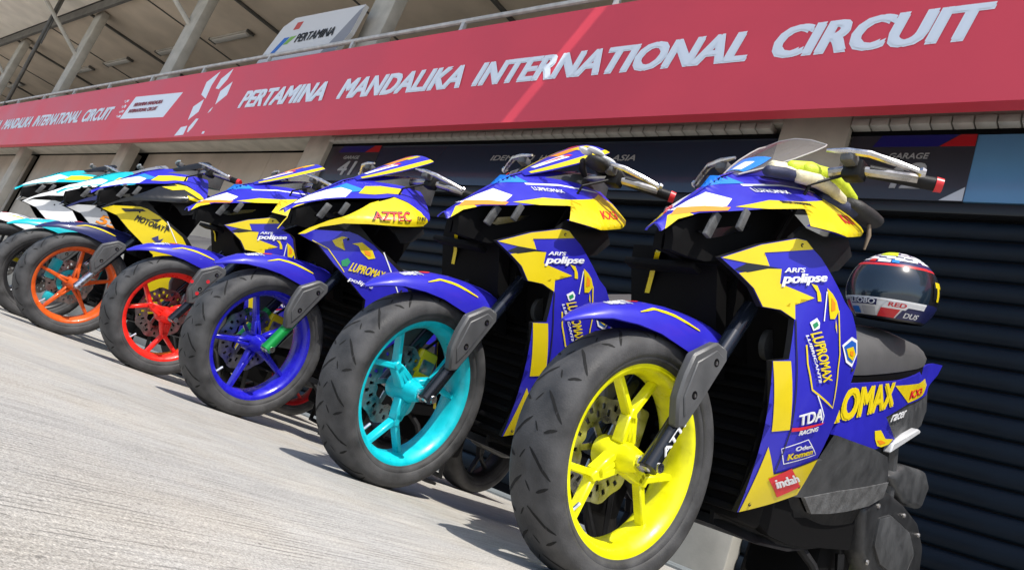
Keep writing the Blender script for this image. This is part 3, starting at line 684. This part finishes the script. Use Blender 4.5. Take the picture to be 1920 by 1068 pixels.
                T('TDA', [(.289, .447), (.350, .482), (.332, .505), (.272, .465)], TXW, .003, .15, .05); P('decal', panel([(.272, .436), (.290, .443), (.366, .482), (.358, .474), (.296, .437), (.276, .428)], S1, .0026, 0, .03), TXR, lg); T('RACING', [(.300, .428), (.352, .457), (.348, .466), (.297, .438)], TXW)
                P('decal', ribbon([(.308, .363), (.403, .415), (.340, .432), (.276, .388), (.308, .363)], .0022, S1, .0024), TXW, lg)
                T('Oden', [(.318, .397), (.368, .421), (.360, .428), (.312, .406)], TXW); T('Komen', [(.310, .372), (.384, .411), (.374, .422), (.301, .384)], TXY, .003, .1, .04)
                rd = P('sticker', panel([(.358, .297), (.423, .340), (.341, .363), (.291, .322)], S1, .0034, 0, .03), TXR, lg); P('lettering', text_skin('indah', [(.336, .312), (.404, .349), (.368, .357), (.306, .326)], S1, .0042, .05, .05), TXW, lg, smooth=False)
                P('sticker', panel([(.327, .649), (.357, .681), (.388, .685), (.408, .660), (.397, .624), (.360, .622)], S1, .0022, 0, .03), TXW, lg); P('sticker', panel([(.334, .649), (.359, .674), (.384, .677), (.400, .658), (.392, .631), (.363, .629)], S1, .003, 0, .03), TXB, lg)
                P('sticker', panel([(.345, .648), (.372, .664), (.396, .654), (.388, .636), (.362, .636)], S1, .0038, 0, .03), YEL, lg); P('sticker', panel([(.362, .650), (.378, .655), (.382, .644), (.366, .642)], S1, .0046, 0, .03), TXO, lg)
            elif c.get('logos') == 'B':
                T('LUPROMAX', [(.108, .600), (.220, .628), (.218, .655), (.110, .634)], TXY, .003, .1, .03); P('decal', panel([(.078, .622), (.092, .640), (.104, .632), (.100, .612), (.086, .606)], S1, .0022, 0, .03), TXG, lg)
                P('decal', panel([(.085, .692), (.110, .712), (.150, .702), (.168, .682), (.150, .668), (.120, .680), (.105, .695)], S1, .0022, 0, .03), YEL, lg); P('decal', panel([(.125, .690), (.145, .694), (.152, .680), (.135, .678)], S1, .003, 0, .03), TXO, lg)
                P('decal', panel([(.03, .672), (.05, .700), (.066, .705), (.05, .685), (.075, .660), (.045, .660)], S1, .0022, 0, .03), YEL, lg)
                P('decal', ribbon([(-.02, .643), (.03, .640), (.09, .598), (.10, .59)], .003, S1, .0022), TXY, lg); T('polipse', [(.12, .565), (.20, .575), (.20, .592), (.12, .584)], TXW)
            elif c.get('logos') == 'M':
                T('MOTOBATT', [(.065, .652), (.205, .662), (.205, .686), (.065, .684)], TXK, .003, .15, .05)
                P('decal', panel([(.02, .672), (.09, .716), (.075, .720), (.0, .680)], S1, .0022, 0, .03), TXK, lg); P('decal', panel([(.12, .690), (.16, .712), (.15, .690)], S1, .0022, 0, .03), TXK, lg); P('decal', panel([(.185, .700), (.20, .696), (.215, .672), (.20, .676)], S1, .0022, 0, .03), TXK, lg)
                P('decal', panel([(.16, .606), (.18, .632), (.19, .612), (.205, .630), (.20, .594), (.178, .598)], S1, .0022, 0, .03), mat('print_dark_blue', (.03, .03, .16), .4), lg)
            elif c.get('logos') == 'S':
                T('55', [(.07, .625), (.17, .635), (.165, .690), (.07, .680)], TXO, .003, .2, .04)
    for s in (1, -1):
        for (y, z) in (((.150, .800), (.405, .62), (.29, .26), (.42, .34)) if var == 'N' else ((.07, .70), (.30, .62), (.32, .26))):
            x = S1(y, z); P('screw', lathe([(x + .001, .0003), (x + .0032, .0042), (x + .001, .0048)], 8, (0, y, z)) if s > 0 else lathe([(-x - .001, .0003), (-x - .0032, .0042), (-x - .001, .0048)], 8, (0, y, z)), TXK)
    # ---- inner black structure
    P('steering_cover', loft([[(sx * w, y, z) for sx, y in ((-1, y0), (1, y0), (1.25, y1), (-1.25, y1))] for z, w, y0, y1 in ((.56, .05, .19, .34), (.66, .055, .16, .36), (.76, .05, .13, .38), (.86, .05, .14, .40), (.95, .05, .16, .40))]), VOID)
    P('radiator_cover', box(-.13, .13, .30, .42, .22, .60, .012), VOID)
    for k in range(11): P('louvre', box(-.125, .125, .283, .302, .235 + .033 * k, .250 + .033 * k, .003), VOID)
    P('horn', lathe([(0, .001), (.005, .034), (.02, .036), (.02, .001)], 20, (.10, .25, .60)), PLASTG)
    P('inner_shield', loft([[(-.17, y, z), (.17, y, z), (.17, y + .012, z), (-.17, y + .012, z)] for y, z in ((.20, .70), (.24, .62), (.30, .54), (.33, .40))]), VOID)
    P('inner_fairing', loft([[(-.185, y, z), (.04, y, z), (.04, y + .05, z), (-.185, y + .05, z)] for y, z in ((.06, .735), (.07, .70), (.13, .60), (.19, .50))]), VOID)
    P('head_block', box(-.05, .05, .06, .16, .70, .82, .015), VOID)
    P('inlet_bar', box(-.16, .02, .01, .05, .668, .684, .005), VOID)
    P('centre_tunnel', loft([[(-.13, y, z0), (.13, y, z0), (.10, y, z1), (-.10, y, z1)] for y, z0, z1 in ((.38, .24, .60), (.48, .22, .54), (.60, .22, .62), (1.02, .28, .70))]), VOID)
    # ---- dash, bars
    P('dash_cowl', loft([[(-w, y, z0), (w, y, z0), (w * .8, y, z1), (-w * .8, y, z1)] for y, z0, z1, w in ((.13, .935, .955, .05), (.22, .955, 1.02, .085), (.32, .985, 1.075, .10), (.40, 1.0, 1.085, .075))]), PLASTG if not c.get('clear') else PLAST)
    PS('handlebar', tube([(-.28, .335, 1.05), (-.16, .27, 1.045), (-.08, .26, 1.03), (.08, .26, 1.03), (.16, .27, 1.045), (.28, .335, 1.05)], .012, 10), STEEL)
    for s in (1, -1):
        PS('switch_box', box(s * .165 - .024, s * .165 + .024, .255, .295, 1.02, 1.066, .009), PLAST)
        PS('grip', tube([(s * .19, .29, 1.05), (s * .308, .360, 1.05)], [.0155, .0155], 14), PLAST)
        PS('grip_end', tube([(s * .308, .360, 1.05), (s * .321, .368, 1.05)], [.0175, .016], 14), c.get('gripend', REDP))
        PS('lever_perch', box(s * .165 - .016, s * .165 + .016, .222, .258, 1.042, 1.068, .007), PLASTM)
        PS('brake_lever', tube([(s * .12, .215, 1.066), (s * .165, .225, 1.066), (s * .21, .238, 1.062), (s * .262, .280, 1.056), (s * .290, .305, 1.052), (s * .296, .310, 1.052), (s * .304, .314, 1.052)], [.004, .008, .0085, .0075, .007, .012, .008], 8), ALU)
        P('cable', tube([(s * .17, .24, 1.02), (s * .13, .19, .97), (s * .10, .20, .88), (s * .06, .22, .78)], .004, 6), PLAST)
    # windscreen / number visor
    VS = [(.070, .932, .018, .003), (.13, .993, .048, .008), (.19, 1.055, .070, .012), (.25, 1.115, .083, .014), (.285, 1.148, .086, .014), (.304, 1.165, .080, .014)]
    if c.get('short'): VS = [(.15, .985, .03, .006), (.19, 1.02, .062, .012), (.225, 1.055, .074, .014), (.26, 1.085, .076, .016), (.285, 1.105, .070, .014), (.30, 1.115, .05, .01)]
    SS = [-1 + i / 6 for i in range(13)]
    def vpt(r, s, o=0): return (r[2] * s, r[0] + r[3] * s * s * .8, r[1] - r[3] * s * s + o)
    ring = [[vpt(r, s) for s in SS] + [vpt(r, s, -.0035) for s in SS[::-1]] for r in VS]
    vis = P('windscreen', loft(ring), c['visor'], ang=50)
    if c.get('clear'): P('screen_edge', tube([vpt(r, -1) for r in VS] + [vpt(VS[-1], q) for q in (-.5, 0, .5)] + [vpt(r, 1) for r in VS[::-1]], .0022, 6), mat('screen_edge', (.45, .43, .42), .15), vis)
    def vquad(t0, t1, s0, s1, m):
        V, F = [], []; n = 8
        def at(t): t = cl(t, 0, 4.999); i = int(t); f = t - i; return [VS[i][j] * (1 - f) + VS[i + 1][j] * f for j in range(4)]
        for i in range(n + 1):
            for j in range(5):
                s_ = s0[0] + (s0[1] - s0[0]) * i / n; e = s1[0] + (s1[1] - s1[0]) * i / n; V.append(vpt(at(t0 + (t1 - t0) * i / n), s_ + (e - s_) * j / 4, .0015))
        for i in range(n):
            for j in range(4): F.append((5 * i + j, 5 * i + j + 1, 5 * i + j + 6, 5 * i + j + 5))
        return P('decal', (V, F), m, vis)
    if c.get('vdec'):
        vquad(.2, 4.9, (.62, .78), (1.0, 1.0), paintB); vquad(.2, 4.9, (-.62, -.78), (-1, -1), paintB)
        vquad(.6, 2.2, (-.2, .1), (.25, .45), TXW); vquad(2.0, 3.8, (-.5, -.2), (.0, .15), TXO); vquad(3.0, 4.4, (-.2, .0), (.2, .25), YEL); vquad(1.2, 2.4, (.0, .2), (.12, .4), TXR); vquad(3.6, 4.6, (-.7, -.5), (-.4, -.35), TXR)
    elif c.get('clear'):
        vquad(.2, 1.6, (-.9, -.7), (.9, .5), LBLUE); vquad(.3, 1.1, (-.5, -.3), (.4, .2), TXW)
    # ---- seat and tail
    secs = []
    for y, z0, z1, w in SEATL:
        secs.append([(-w, y, z0), (-w * 1.02, y, z0 + (z1 - z0) * .45), (-w * .86, y, z0 + (z1 - z0) * .85), (-w * .4, y, z1 + .004), (0, y, z1 + .008), (w * .4, y, z1 + .004), (w * .86, y, z0 + (z1 - z0) * .85), (w * 1.02, y, z0 + (z1 - z0) * .45), (w, y, z0), (0, y, z0 - .004)])
    se = P('seat', loft(secs), SEAT, ang=60)
    P('seat_base', loft([[(-w * .98, y, z0 - .03), (w * .98, y, z0 - .03), (w * .98, y, z0 + .006), (-w * .98, y, z0 + .006)] for y, z0, z1, w in SEATL]), DARK)
    P('tail_frame', loft([[(-w, y, z0), (w, y, z0), (w, y, z1), (-w, y, z1)] for y, z0, z1, w in ((.60, .48, .65, .11), (.90, .54, .73, .12), (1.2, .66, .84, .105), (1.5, .80, .95, .075), (1.62, .88, 1.0, .05))]), PLAST)
    for s in (1, -1):
        tl = P('tail_panel', panel(TAIL, S3, 0, .008, .03, s), [c.get('tail', BLUE), PLAST], ang=40)
        P('tail_lower', panel(TAILK, S3, -.006, .01, .03, s), [PLASTG, PLAST])
        if s > 0:
            if c.get('tailtext'):
                P('lettering', text_skin('ROMAX', [(.50, .500), (.965, .694), (.925, .756), (.49, .588)], S3, .003, .05, .07), TXY, tl, smooth=False)
                P('decal', panel([(.94, .748), (1.05, .785), (1.30, .868), (1.50, .945), (1.56, .940), (1.40, .858), (1.14, .757)], S3, .0016, 0, .03), YEL, tl)
                P('lettering', text_skin('KX3', [(1.14, .768), (1.36, .852), (1.37, .876), (1.14, .796)], S3, .003, .15, .03), TXR, tl, smooth=False)
                P('decal', panel([(.850, .590), (.905, .607), (.972, .600), (1.06, .622), (1.02, .596), (.95, .570), (.905, .562), (.87, .572)], S3, .0018, 0, .03), TXY, tl); P('decal', panel([(.89, .574), (.93, .585), (.985, .592), (.93, .572)], S3, .0026, 0, .03), TXO, tl)
                P('lettering', text_skin('racer', [(.985, .652), (1.15, .716), (1.15, .738), (.99, .675)], S3, .0, .2, .03), TXW, tl, smooth=False)
        fl = P('floor_panel', panel(FLOOR, S3, .012, .01, .03, s), [PLASTG, PLAST]); P('grip_strip', panel(FLOORR, S3, .016, .01, .03, s), [PLASTM, PLAST], fl)
        P('belly_panel', panel(BELLY, lambda y, z: S3(y, z) * (.55 + .45 * cl((y - .28) / .3)), .0, .01, .03, s), [PLAST, PLAST])
        P('foot_peg', prism([(1.064, .580), (1.10, .600), (1.29, .703), (1.30, .716), (1.27, .714), (1.07, .612)], s * .135, s * .16, .004, 1), SILVERP)
    P('belly_pan', loft([[(-w, y, z), (w, y, z), (w * .9, y, z + .02), (-w * .9, y, z + .02)] for y, z, w in ((.31, .196, .08), (.45, .192, .12), (.60, .205, .13), (.83, .25, .12), (.98, .33, .10))]), PLAST)
    # ---- engine, rear wheel
    P('drive_cover', prism(CVT, .075, .150, .022, 3), ENGM); P('drive_cover_plate', prism([(1.12, .40), (1.22, .43), (1.44, .42), (1.54, .37), (1.50, .30), (1.38, .27), (1.22, .28), (1.13, .32)], .148, .158, .008, 2), PLASTG)
    for (y, z) in ((1.10, .43), (1.36, .455), (1.56, .43), (1.59, .29), (1.38, .235), (1.12, .27)): P('bolt', lathe([(.149, .0003), (.1535, .007), (.149, .008)], 8, (0, y, z)), STEEL)
    P('air_box', prism(AIRB, .06, .145, .02, 3), PLASTG); P('crankcase', box(-.08, .075, .95, 1.20, .24, .46, .02), ENGM)
    P('exhaust', tube([(-.10, .80, .24), (-.13, 1.0, .26), (-.15, 1.2, .33), (-.16, 1.62, .46)], [.022, .026, .048, .050], 14), STEEL)
    rw = mv(tyre_vf(), 1.40, AX); t2 = P('rear_tyre', xf(rw, lambda x, y, z: (x * 1.15 - .01, y, z)), RUBBER, ang=60)
    P('rear_rim', xf(mv(rim_vf(.9), 1.40, AX), lambda x, y, z: (x - .01, y, z)), c.get('rear', c['rim']), ang=40)
    P('engine_skid', box(-.10, .10, .90, 1.16, .125, .29, .02), VOID)
    P('swing_arm', tube([(-.09, .98, .30), (-.10, 1.40, AX)], .025, 8), ENGM)
    P('rear_shock', tube([(.11, 1.34, .33), (.11, 1.20, .64)], .026, 10), c.get('shock', PLASTG))
    P('rear_hugger', loft([[(-.08, y, z), (.08, y, z), (.08, y, z + .012), (-.08, y, z + .012)] for y, z in ((1.14, .44), (1.25, .51), (1.42, .535), (1.58, .50), (1.70, .42))]), PLAST)
    P('side_stand', tube([(.09, .74, .24), (.13, .78, .20), (.215, .86, .028)], [.014, .012, .011], 8), PLAST); P('stand_foot', box(.19, .245, .84, .90, .001, .02, .004), PLAST)
    P('centre_stand', tube([(-.12, .98, .26), (-.15, 1.02, .04), (.15, 1.02, .04), (.12, .98, .26)], .013, 8), PLAST)
    return root
CLEAR = mat('clear_screen', (.30, .28, .28), .05, 0, .3, alpha=.24)
GREYV = mat('visor_grey', (.20, .205, .22), .3, 0, .3)
kxt = ('KX3', [(.225, .893), (.325, .940), (.322, .962), (.222, .915)], S2, .0032, TXR, .2)
topt = ('LUPROMAX', [(.07, .884), (.15, .923), (.146, .930), (.066, .892)], S2, .0030, TXW, .15)
subt = ('SIRKUIT.MANDALIKA', [(.10, .874), (.17, .906), (.168, .911), (.098, .879)], S2, .0034, TXK, .1)
azt = ('AZTEC', [(.075, .790), (.205, .855), (.20, .890), (.07, .818)], S2, .0040, TXK, .25); azt2 = ('AZTEC', [(.078, .793), (.202, .855), (.197, .885), (.073, .818)], S2, .0046, TXR, .25)
DUKE = ('DUKE', [(.225, .872), (.272, .893), (.272, .905), (.225, .886)], S2, .0040, TXK, .2)
bikes = [
    dict(x=-.03, y=.008, yaw=-2.3, steer=-5.2, lean=0., kind='N', rim=W_YEL, rear=LIME, fork=FORKB, fender=BLUE, brow=BLUE, accent=YEL, leg=BLUE, visor=CLEAR, clear=True, logos='N', tailtext=True, ph=1.75, caliper=STEEL,
         cowl_text=[kxt, topt, subt], label='nearest race scooter, blue and yellow with bright yellow front wheel and clear windscreen'),
    dict(x=-.715, y=.022, yaw=3.4, steer=.2, lean=2.6, kind='N', rim=W_CYAN, rear=W_BLK, fork=FORKB, fender=BLUE, brow=BLUE, accent=YEL, leg=BLUE, visor=BLUE, vdec=True, logos='N', ph=2.62,
         cowl_text=[kxt, topt], label='blue and yellow race scooter with turquoise front wheel, second from the right'),
    dict(x=-1.585, y=.08, yaw=4.4, steer=.2, lean=2.8, kind='B', rim=W_BLUE, rear=W_BLK, fork=GREEN, fender=BLUE, brow=BLUE, accent=YEL, leg=BLUE, visor=BLUE, vdec=True, logos='B', ph=.82, nsp=5,
         cowl_text=[azt, azt2, DUKE], label='blue and yellow race scooter with dark blue front wheel and green fork leg'),
    dict(x=-2.45, y=.15, yaw=0, steer=0, lean=3.4, kind='N', rim=W_RED, rear=W_BLK, fork=FORKB, fender=BLUE, brow=BLUE, accent=YEL, leg=BLUE, visor=BLUE, vdec=True, logos='N', ph=2.95, caliper=STEEL, dots=((.045, .448, TXR), (-.018, .422, TXR), (.025, .385, TXR)),
         cowl_text=[kxt], label='blue and yellow race scooter with bright red front wheel'),
    dict(x=-3.32, y=.055, yaw=0, steer=0, lean=3.2, kind='B', rim=W_ORG, fork=ALU, fender=NAVY, fstripe=YEL, rear=REDP, brow=BLUE, browd=LBLUE, accent=BLACKP, leg=YEL, visor=PLAST, short=True, logos='M', ph=.5, nsp=5, caliper=CYAN, tail=BLACKP,
         label='black and yellow race scooter with orange front wheel and battery lettering'),
    dict(x=-3.95, y=.10, yaw=0, steer=0, lean=3, kind='B', rim=W_BLK, rear=W_BLK, fork=FORKB, fender=CYAN, brow=CYAN, browd=CYAN, accent=NAVY, leg=SILVERP, visor=GREYV, short=True, logos='S', ph=.2, tail=CYAN,
         label='turquoise race scooter with silver leg shield and orange number, second from the left'),
    dict(x=-4.75, y=.10, yaw=0, steer=0, lean=3, kind='B', rim=W_BLK, rear=W_BLK, fork=FORKB, fender=WHITE, brow=CYAN, browd=WHITE, accent=WHITE, leg=WHITE, visor=PLAST, short=True, ph=.2, tail=CYAN,
         label='white and turquoise race scooter cut off at the left photo edge'),
]
BK = [build_bike(c) for c in bikes]

# ------------------------------------------------------------------ helmet on the nearest seat
HC = (.105, .955, 1.034)
hel = empty('helmet', (HC[0], HC[1] + .03, HC[2] - .118), -4); hel.rotation_euler.x = R(17); tag(hel, 'full face racing helmet with dark visor resting on the nearest scooter seat', 'helmet')
def hp(az, el, k=1.):                               # az 0 = front, + = wearer's left (+x); degrees
    a, e = R(az), R(el); rx, ry, rz = .122, .145, .120
    fx = math.exp(-(az / 55.) ** 2) * cl((8 - el) / 30.) * .022
    return (k * rx * math.cos(e) * math.sin(a), -(k * ry + fx) * math.cos(e) * math.cos(a) - .0, .118 + k * rz * math.sin(e))
def hpatch(az0, az1, el0, el1, k=1., n=8, m=5, sk=0.):
    V = [hp(az0 + (az1 - az0) * i / n + sk * j / m, el0 + (el1 - el0) * j / m, k) for i in range(n + 1) for j in range(m + 1)]
    F = [(i * (m + 1) + j, (i + 1) * (m + 1) + j, (i + 1) * (m + 1) + j + 1, i * (m + 1) + j + 1) for i in range(n) for j in range(m)]
    return V, F
HN = 60; HM = 34; V = []; F = []; MI = []
for i in range(HN):
    for j in range(HM + 1): V.append(hp(-180 + 360 * i / HN, -44 + 134 * j / HM))
for i in range(HN):
    for j in range(HM):
        F.append((i * (HM + 1) + j, ((i + 1) % HN) * (HM + 1) + j, ((i + 1) % HN) * (HM + 1) + j + 1, i * (HM + 1) + j + 1))
        az = -180 + 360 * (i + .5) / HN; el = -44 + 134 * (j + .5) / HM; aa = abs(az)
        if el > 62: mi = 2 if (i // 5 + j // 2) % 3 else 0
        elif el > 48: mi = 0 if (i // 3 + j) % 3 else 2
        elif el > 40: mi = 2
        elif el > 34: mi = 1
        elif el > -14: mi = 3 if aa < 140 else 2
        elif el > -41: mi = 0 if aa < 45 else 2
        else: mi = 3
        MI.append(mi)
mk('shell', (V, F, MI), [WHITE, REDP, NAVY, BLACKP], hel, ang=60)
VM = mat('helmet_visor', (.010, .020, .034), .16, 0, .5)
vz = mk('visor', hpatch(-72, 72, -13, 35, 1.018, 28, 8), VM, hel)
mk('visor_edge', hpatch(-74, 74, 34, 38, 1.02, 28, 2), REDP, vz)
for s in (-1, 1): mk('visor_pivot', hpatch(s * 78, s * 96, -4, 18, 1.02, 5, 5), BLACKP, hel)
mk('lining', ellipsoid((0, .0, .072), (.088, .102, .040)), DARK, hel)
def hs(a0, a1, e0, e1, m, k=1.012, sk=0.): return mk('sticker', hpatch(a0, a1, e0, e1, k, 6, 4, sk), m, hel)
hs(-34, 8, -24, -14, NAVY); hs(8, 32, -40, -26, REDP, sk=6); hs(14, 44, -26, -15, WHITE, 1.014, 8); hs(34, 62, -40, -24, NAVY, sk=8); hs(-60, -40, -36, -20, REDP); hs(-58, -38, -18, -13, SILVERP, 1.013)
mk('visor_trim', hpatch(-70, 70, -15.5, -13, 1.02, 28, 1), WHITE, vz); hs(-80, -50, -6, 6, NAVY, 1.02); hs(-14, 6, -40, -27, SILVERP); hs(-36, -20, -38, -28, LBLUE); hs(46, 70, -22, -14, WHITE); hs(-10, 12, 41, 47, WHITE); hs(14, 26, 41, 47, LBLUE); hs(-28, -14, 41, 47, REDP); hs(-22, 22, 58, 74, LIME, 1.012); hs(30, 60, 46, 50, WHITE); hs(-66, -30, 44, 47, WHITE); hs(40, 80, 54, 58, WHITE)
def htext(t, a0, a1, e0, e1, m, k=1.018, sh=.1):
    v, f, cp = text2d(t, sh, .03); return mk('lettering', ([hp(a0 + (a1 - a0) * a, e0 + (e1 - e0) * b, k + .0008 * cp[i_]) for i_, (a, b) in enumerate(v)], f), m, hel, smooth=False)
htext('LEOBO', -32, 6, -22.5, -15.5, TXW); htext('RED', 22, 44, -23, -17, TXR); htext('DUS', 44, 66, -37, -29, TXW)
hs(86, 92, -6, 12, YEL, 1.024); hs(82, 96, 12, 20, YEL, 1.024)

# ------------------------------------------------------------------ riding gloves
def caps(p, q, r, n=12):
    P_ = [Vector(p), Vector(q)] if len(p) == 3 and not hasattr(p[0], '__len__') else None
    pts = [Vector(x) for x in p] if P_ is None else P_
    return tube(pts, r, n)
def finger(pts, r):
    P_ = [Vector(p) for p in pts]; d0 = (P_[0] - P_[1]).normalized(); d1 = (P_[-1] - P_[-2]).normalized()
    path = [P_[0] + d0 * r * .75] + P_ + [P_[-1] + d1 * r * .5, P_[-1] + d1 * r * .85]
    rr = [r * .55] + [r * (1 + .08 * math.sin(i * 2.1)) for i in range(len(P_))] + [r * .8, r * .35]
    return tube(path, rr, 12)
LEATH_L = mat('glove_lime_leather', (.55, .66, .03), .55, var=.12, vscale=60, bump=.5, bscale=300); LEATH_W = mat('glove_cream_leather', (.66, .60, .42), .6, var=.15, vscale=60, bump=.5, bscale=300)
LEATH_N = mat('glove_navy_leather', (.015, .02, .06), .6, var=.2, vscale=60, bump=.5, bscale=300); LEATH_K = mat('glove_black_leather', (.014, .014, .015), .6, var=.2, vscale=60, bump=.5, bscale=300)
ga = R(-2.3)
def b1(p): return (p[0] * math.cos(ga) - p[1] * math.sin(ga) - .03, p[0] * math.sin(ga) + p[1] * math.cos(ga) + .008, p[2])
gl = empty('riding_glove', b1((.10, .25, .99))); tag(gl, 'lime and cream leather riding glove draped over the nearest scooter nose', 'glove', 'riding gloves left on the scooters')
def gp(name, vf, m): return mk(name, xf(vf, lambda x, y, z: tuple(Vector(b1((x, y, z))) - gl.location)), m, gl, ang=70)
gp('finger', finger([(.085, .17, 1.002), (.10, .225, 1.030), (.112, .27, 1.042)], .017), LEATH_L)
gp('finger', finger([(.108, .20, 1.012), (.124, .27, 1.038), (.138, .33, 1.044), (.148, .372, 1.030)], .0185), LEATH_L)
gp('finger', finger([(.118, .15, .968), (.128, .22, .996), (.138, .28, 1.008), (.146, .325, 1.004)], .0155), LEATH_W)
gp('finger', finger([(.075, .11, .966), (.092, .15, .978), (.105, .20, .990)], .013), LEATH_W)
gp('finger', finger([(.085, .075, .938), (.10, .12, .958), (.115, .17, .975)], .013), LEATH_N)
gp('thumb', finger([(.06, .13, .985), (.075, .17, 1.0), (.09, .20, 1.008)], .012), LEATH_W)
gp('palm', loft([[(.105 + .030 * math.cos(a) + .5 * (t - .28), t, .985 + .022 * math.sin(a) + .14 * (t - .28)) for a in [2 * math.pi * k / 12 for k in range(12)]] for t in (.27, .30, .34, .37)]), LEATH_N)
gp('cuff', loft([[(.160 + r * math.cos(a) + .25 * (t - .36), t, 1.008 + r * .75 * math.sin(a) + .06 * (t - .36)) for a in [2 * math.pi * k / 12 for k in range(12)]] for t, r in ((.345, .020), (.37, .028), (.42, .030), (.45, .027))]), LEATH_K)
gp('strap', tube([(.185, .425, 1.0), (.19, .43, .965), (.186, .435, .93)], [.004, .006, .003], 8), mat('strap_tan', (.20, .15, .10), .6))
# second glove on the turquoise-wheel scooter
bb = BK[1]
g2 = empty('riding_glove', (bb.location.x + .17, bb.location.y + .20, 1.055)); tag(g2, 'black riding glove with white knuckle guards on the turquoise-wheel scooter bar', 'glove', 'riding gloves left on the scooters')
def gq(name, vf, m): return mk(name, vf, m, g2, ang=70)
g2.scale = (.82, .82, .82)
gq('palm', ellipsoid((.0, .02, -.01), (.044, .05, .022)), LEATH_K)
for k in range(4): gq('finger', finger([(-.035 + .022 * k, .05, .004), (-.03 + .026 * k, .10, -.004), (-.02 + .028 * k, .135, -.02)], .012), LEATH_K)
gq('thumb', finger([(-.05, .0, -.01), (-.07, .03, -.02), (-.075, .06, -.03)], .012), LEATH_K)
for (x, y, z, w, l, r) in ((-.030, -.028, .012, .016, .030, .3), (.004, -.012, .020, .017, .034, .5), (.026, .035, .014, .014, .034, .6)):
    cs, sn2 = math.cos(r), math.sin(r)
    gq('knuckle_guard', xf(ellipsoid((0, 0, 0), (w, l, .010)), lambda a, b, c_, x=x, y=y, z=z, cs=cs, sn2=sn2: (x + a * cs + b * sn2, y - a * sn2 + b * cs, z + c_)), WHITE)
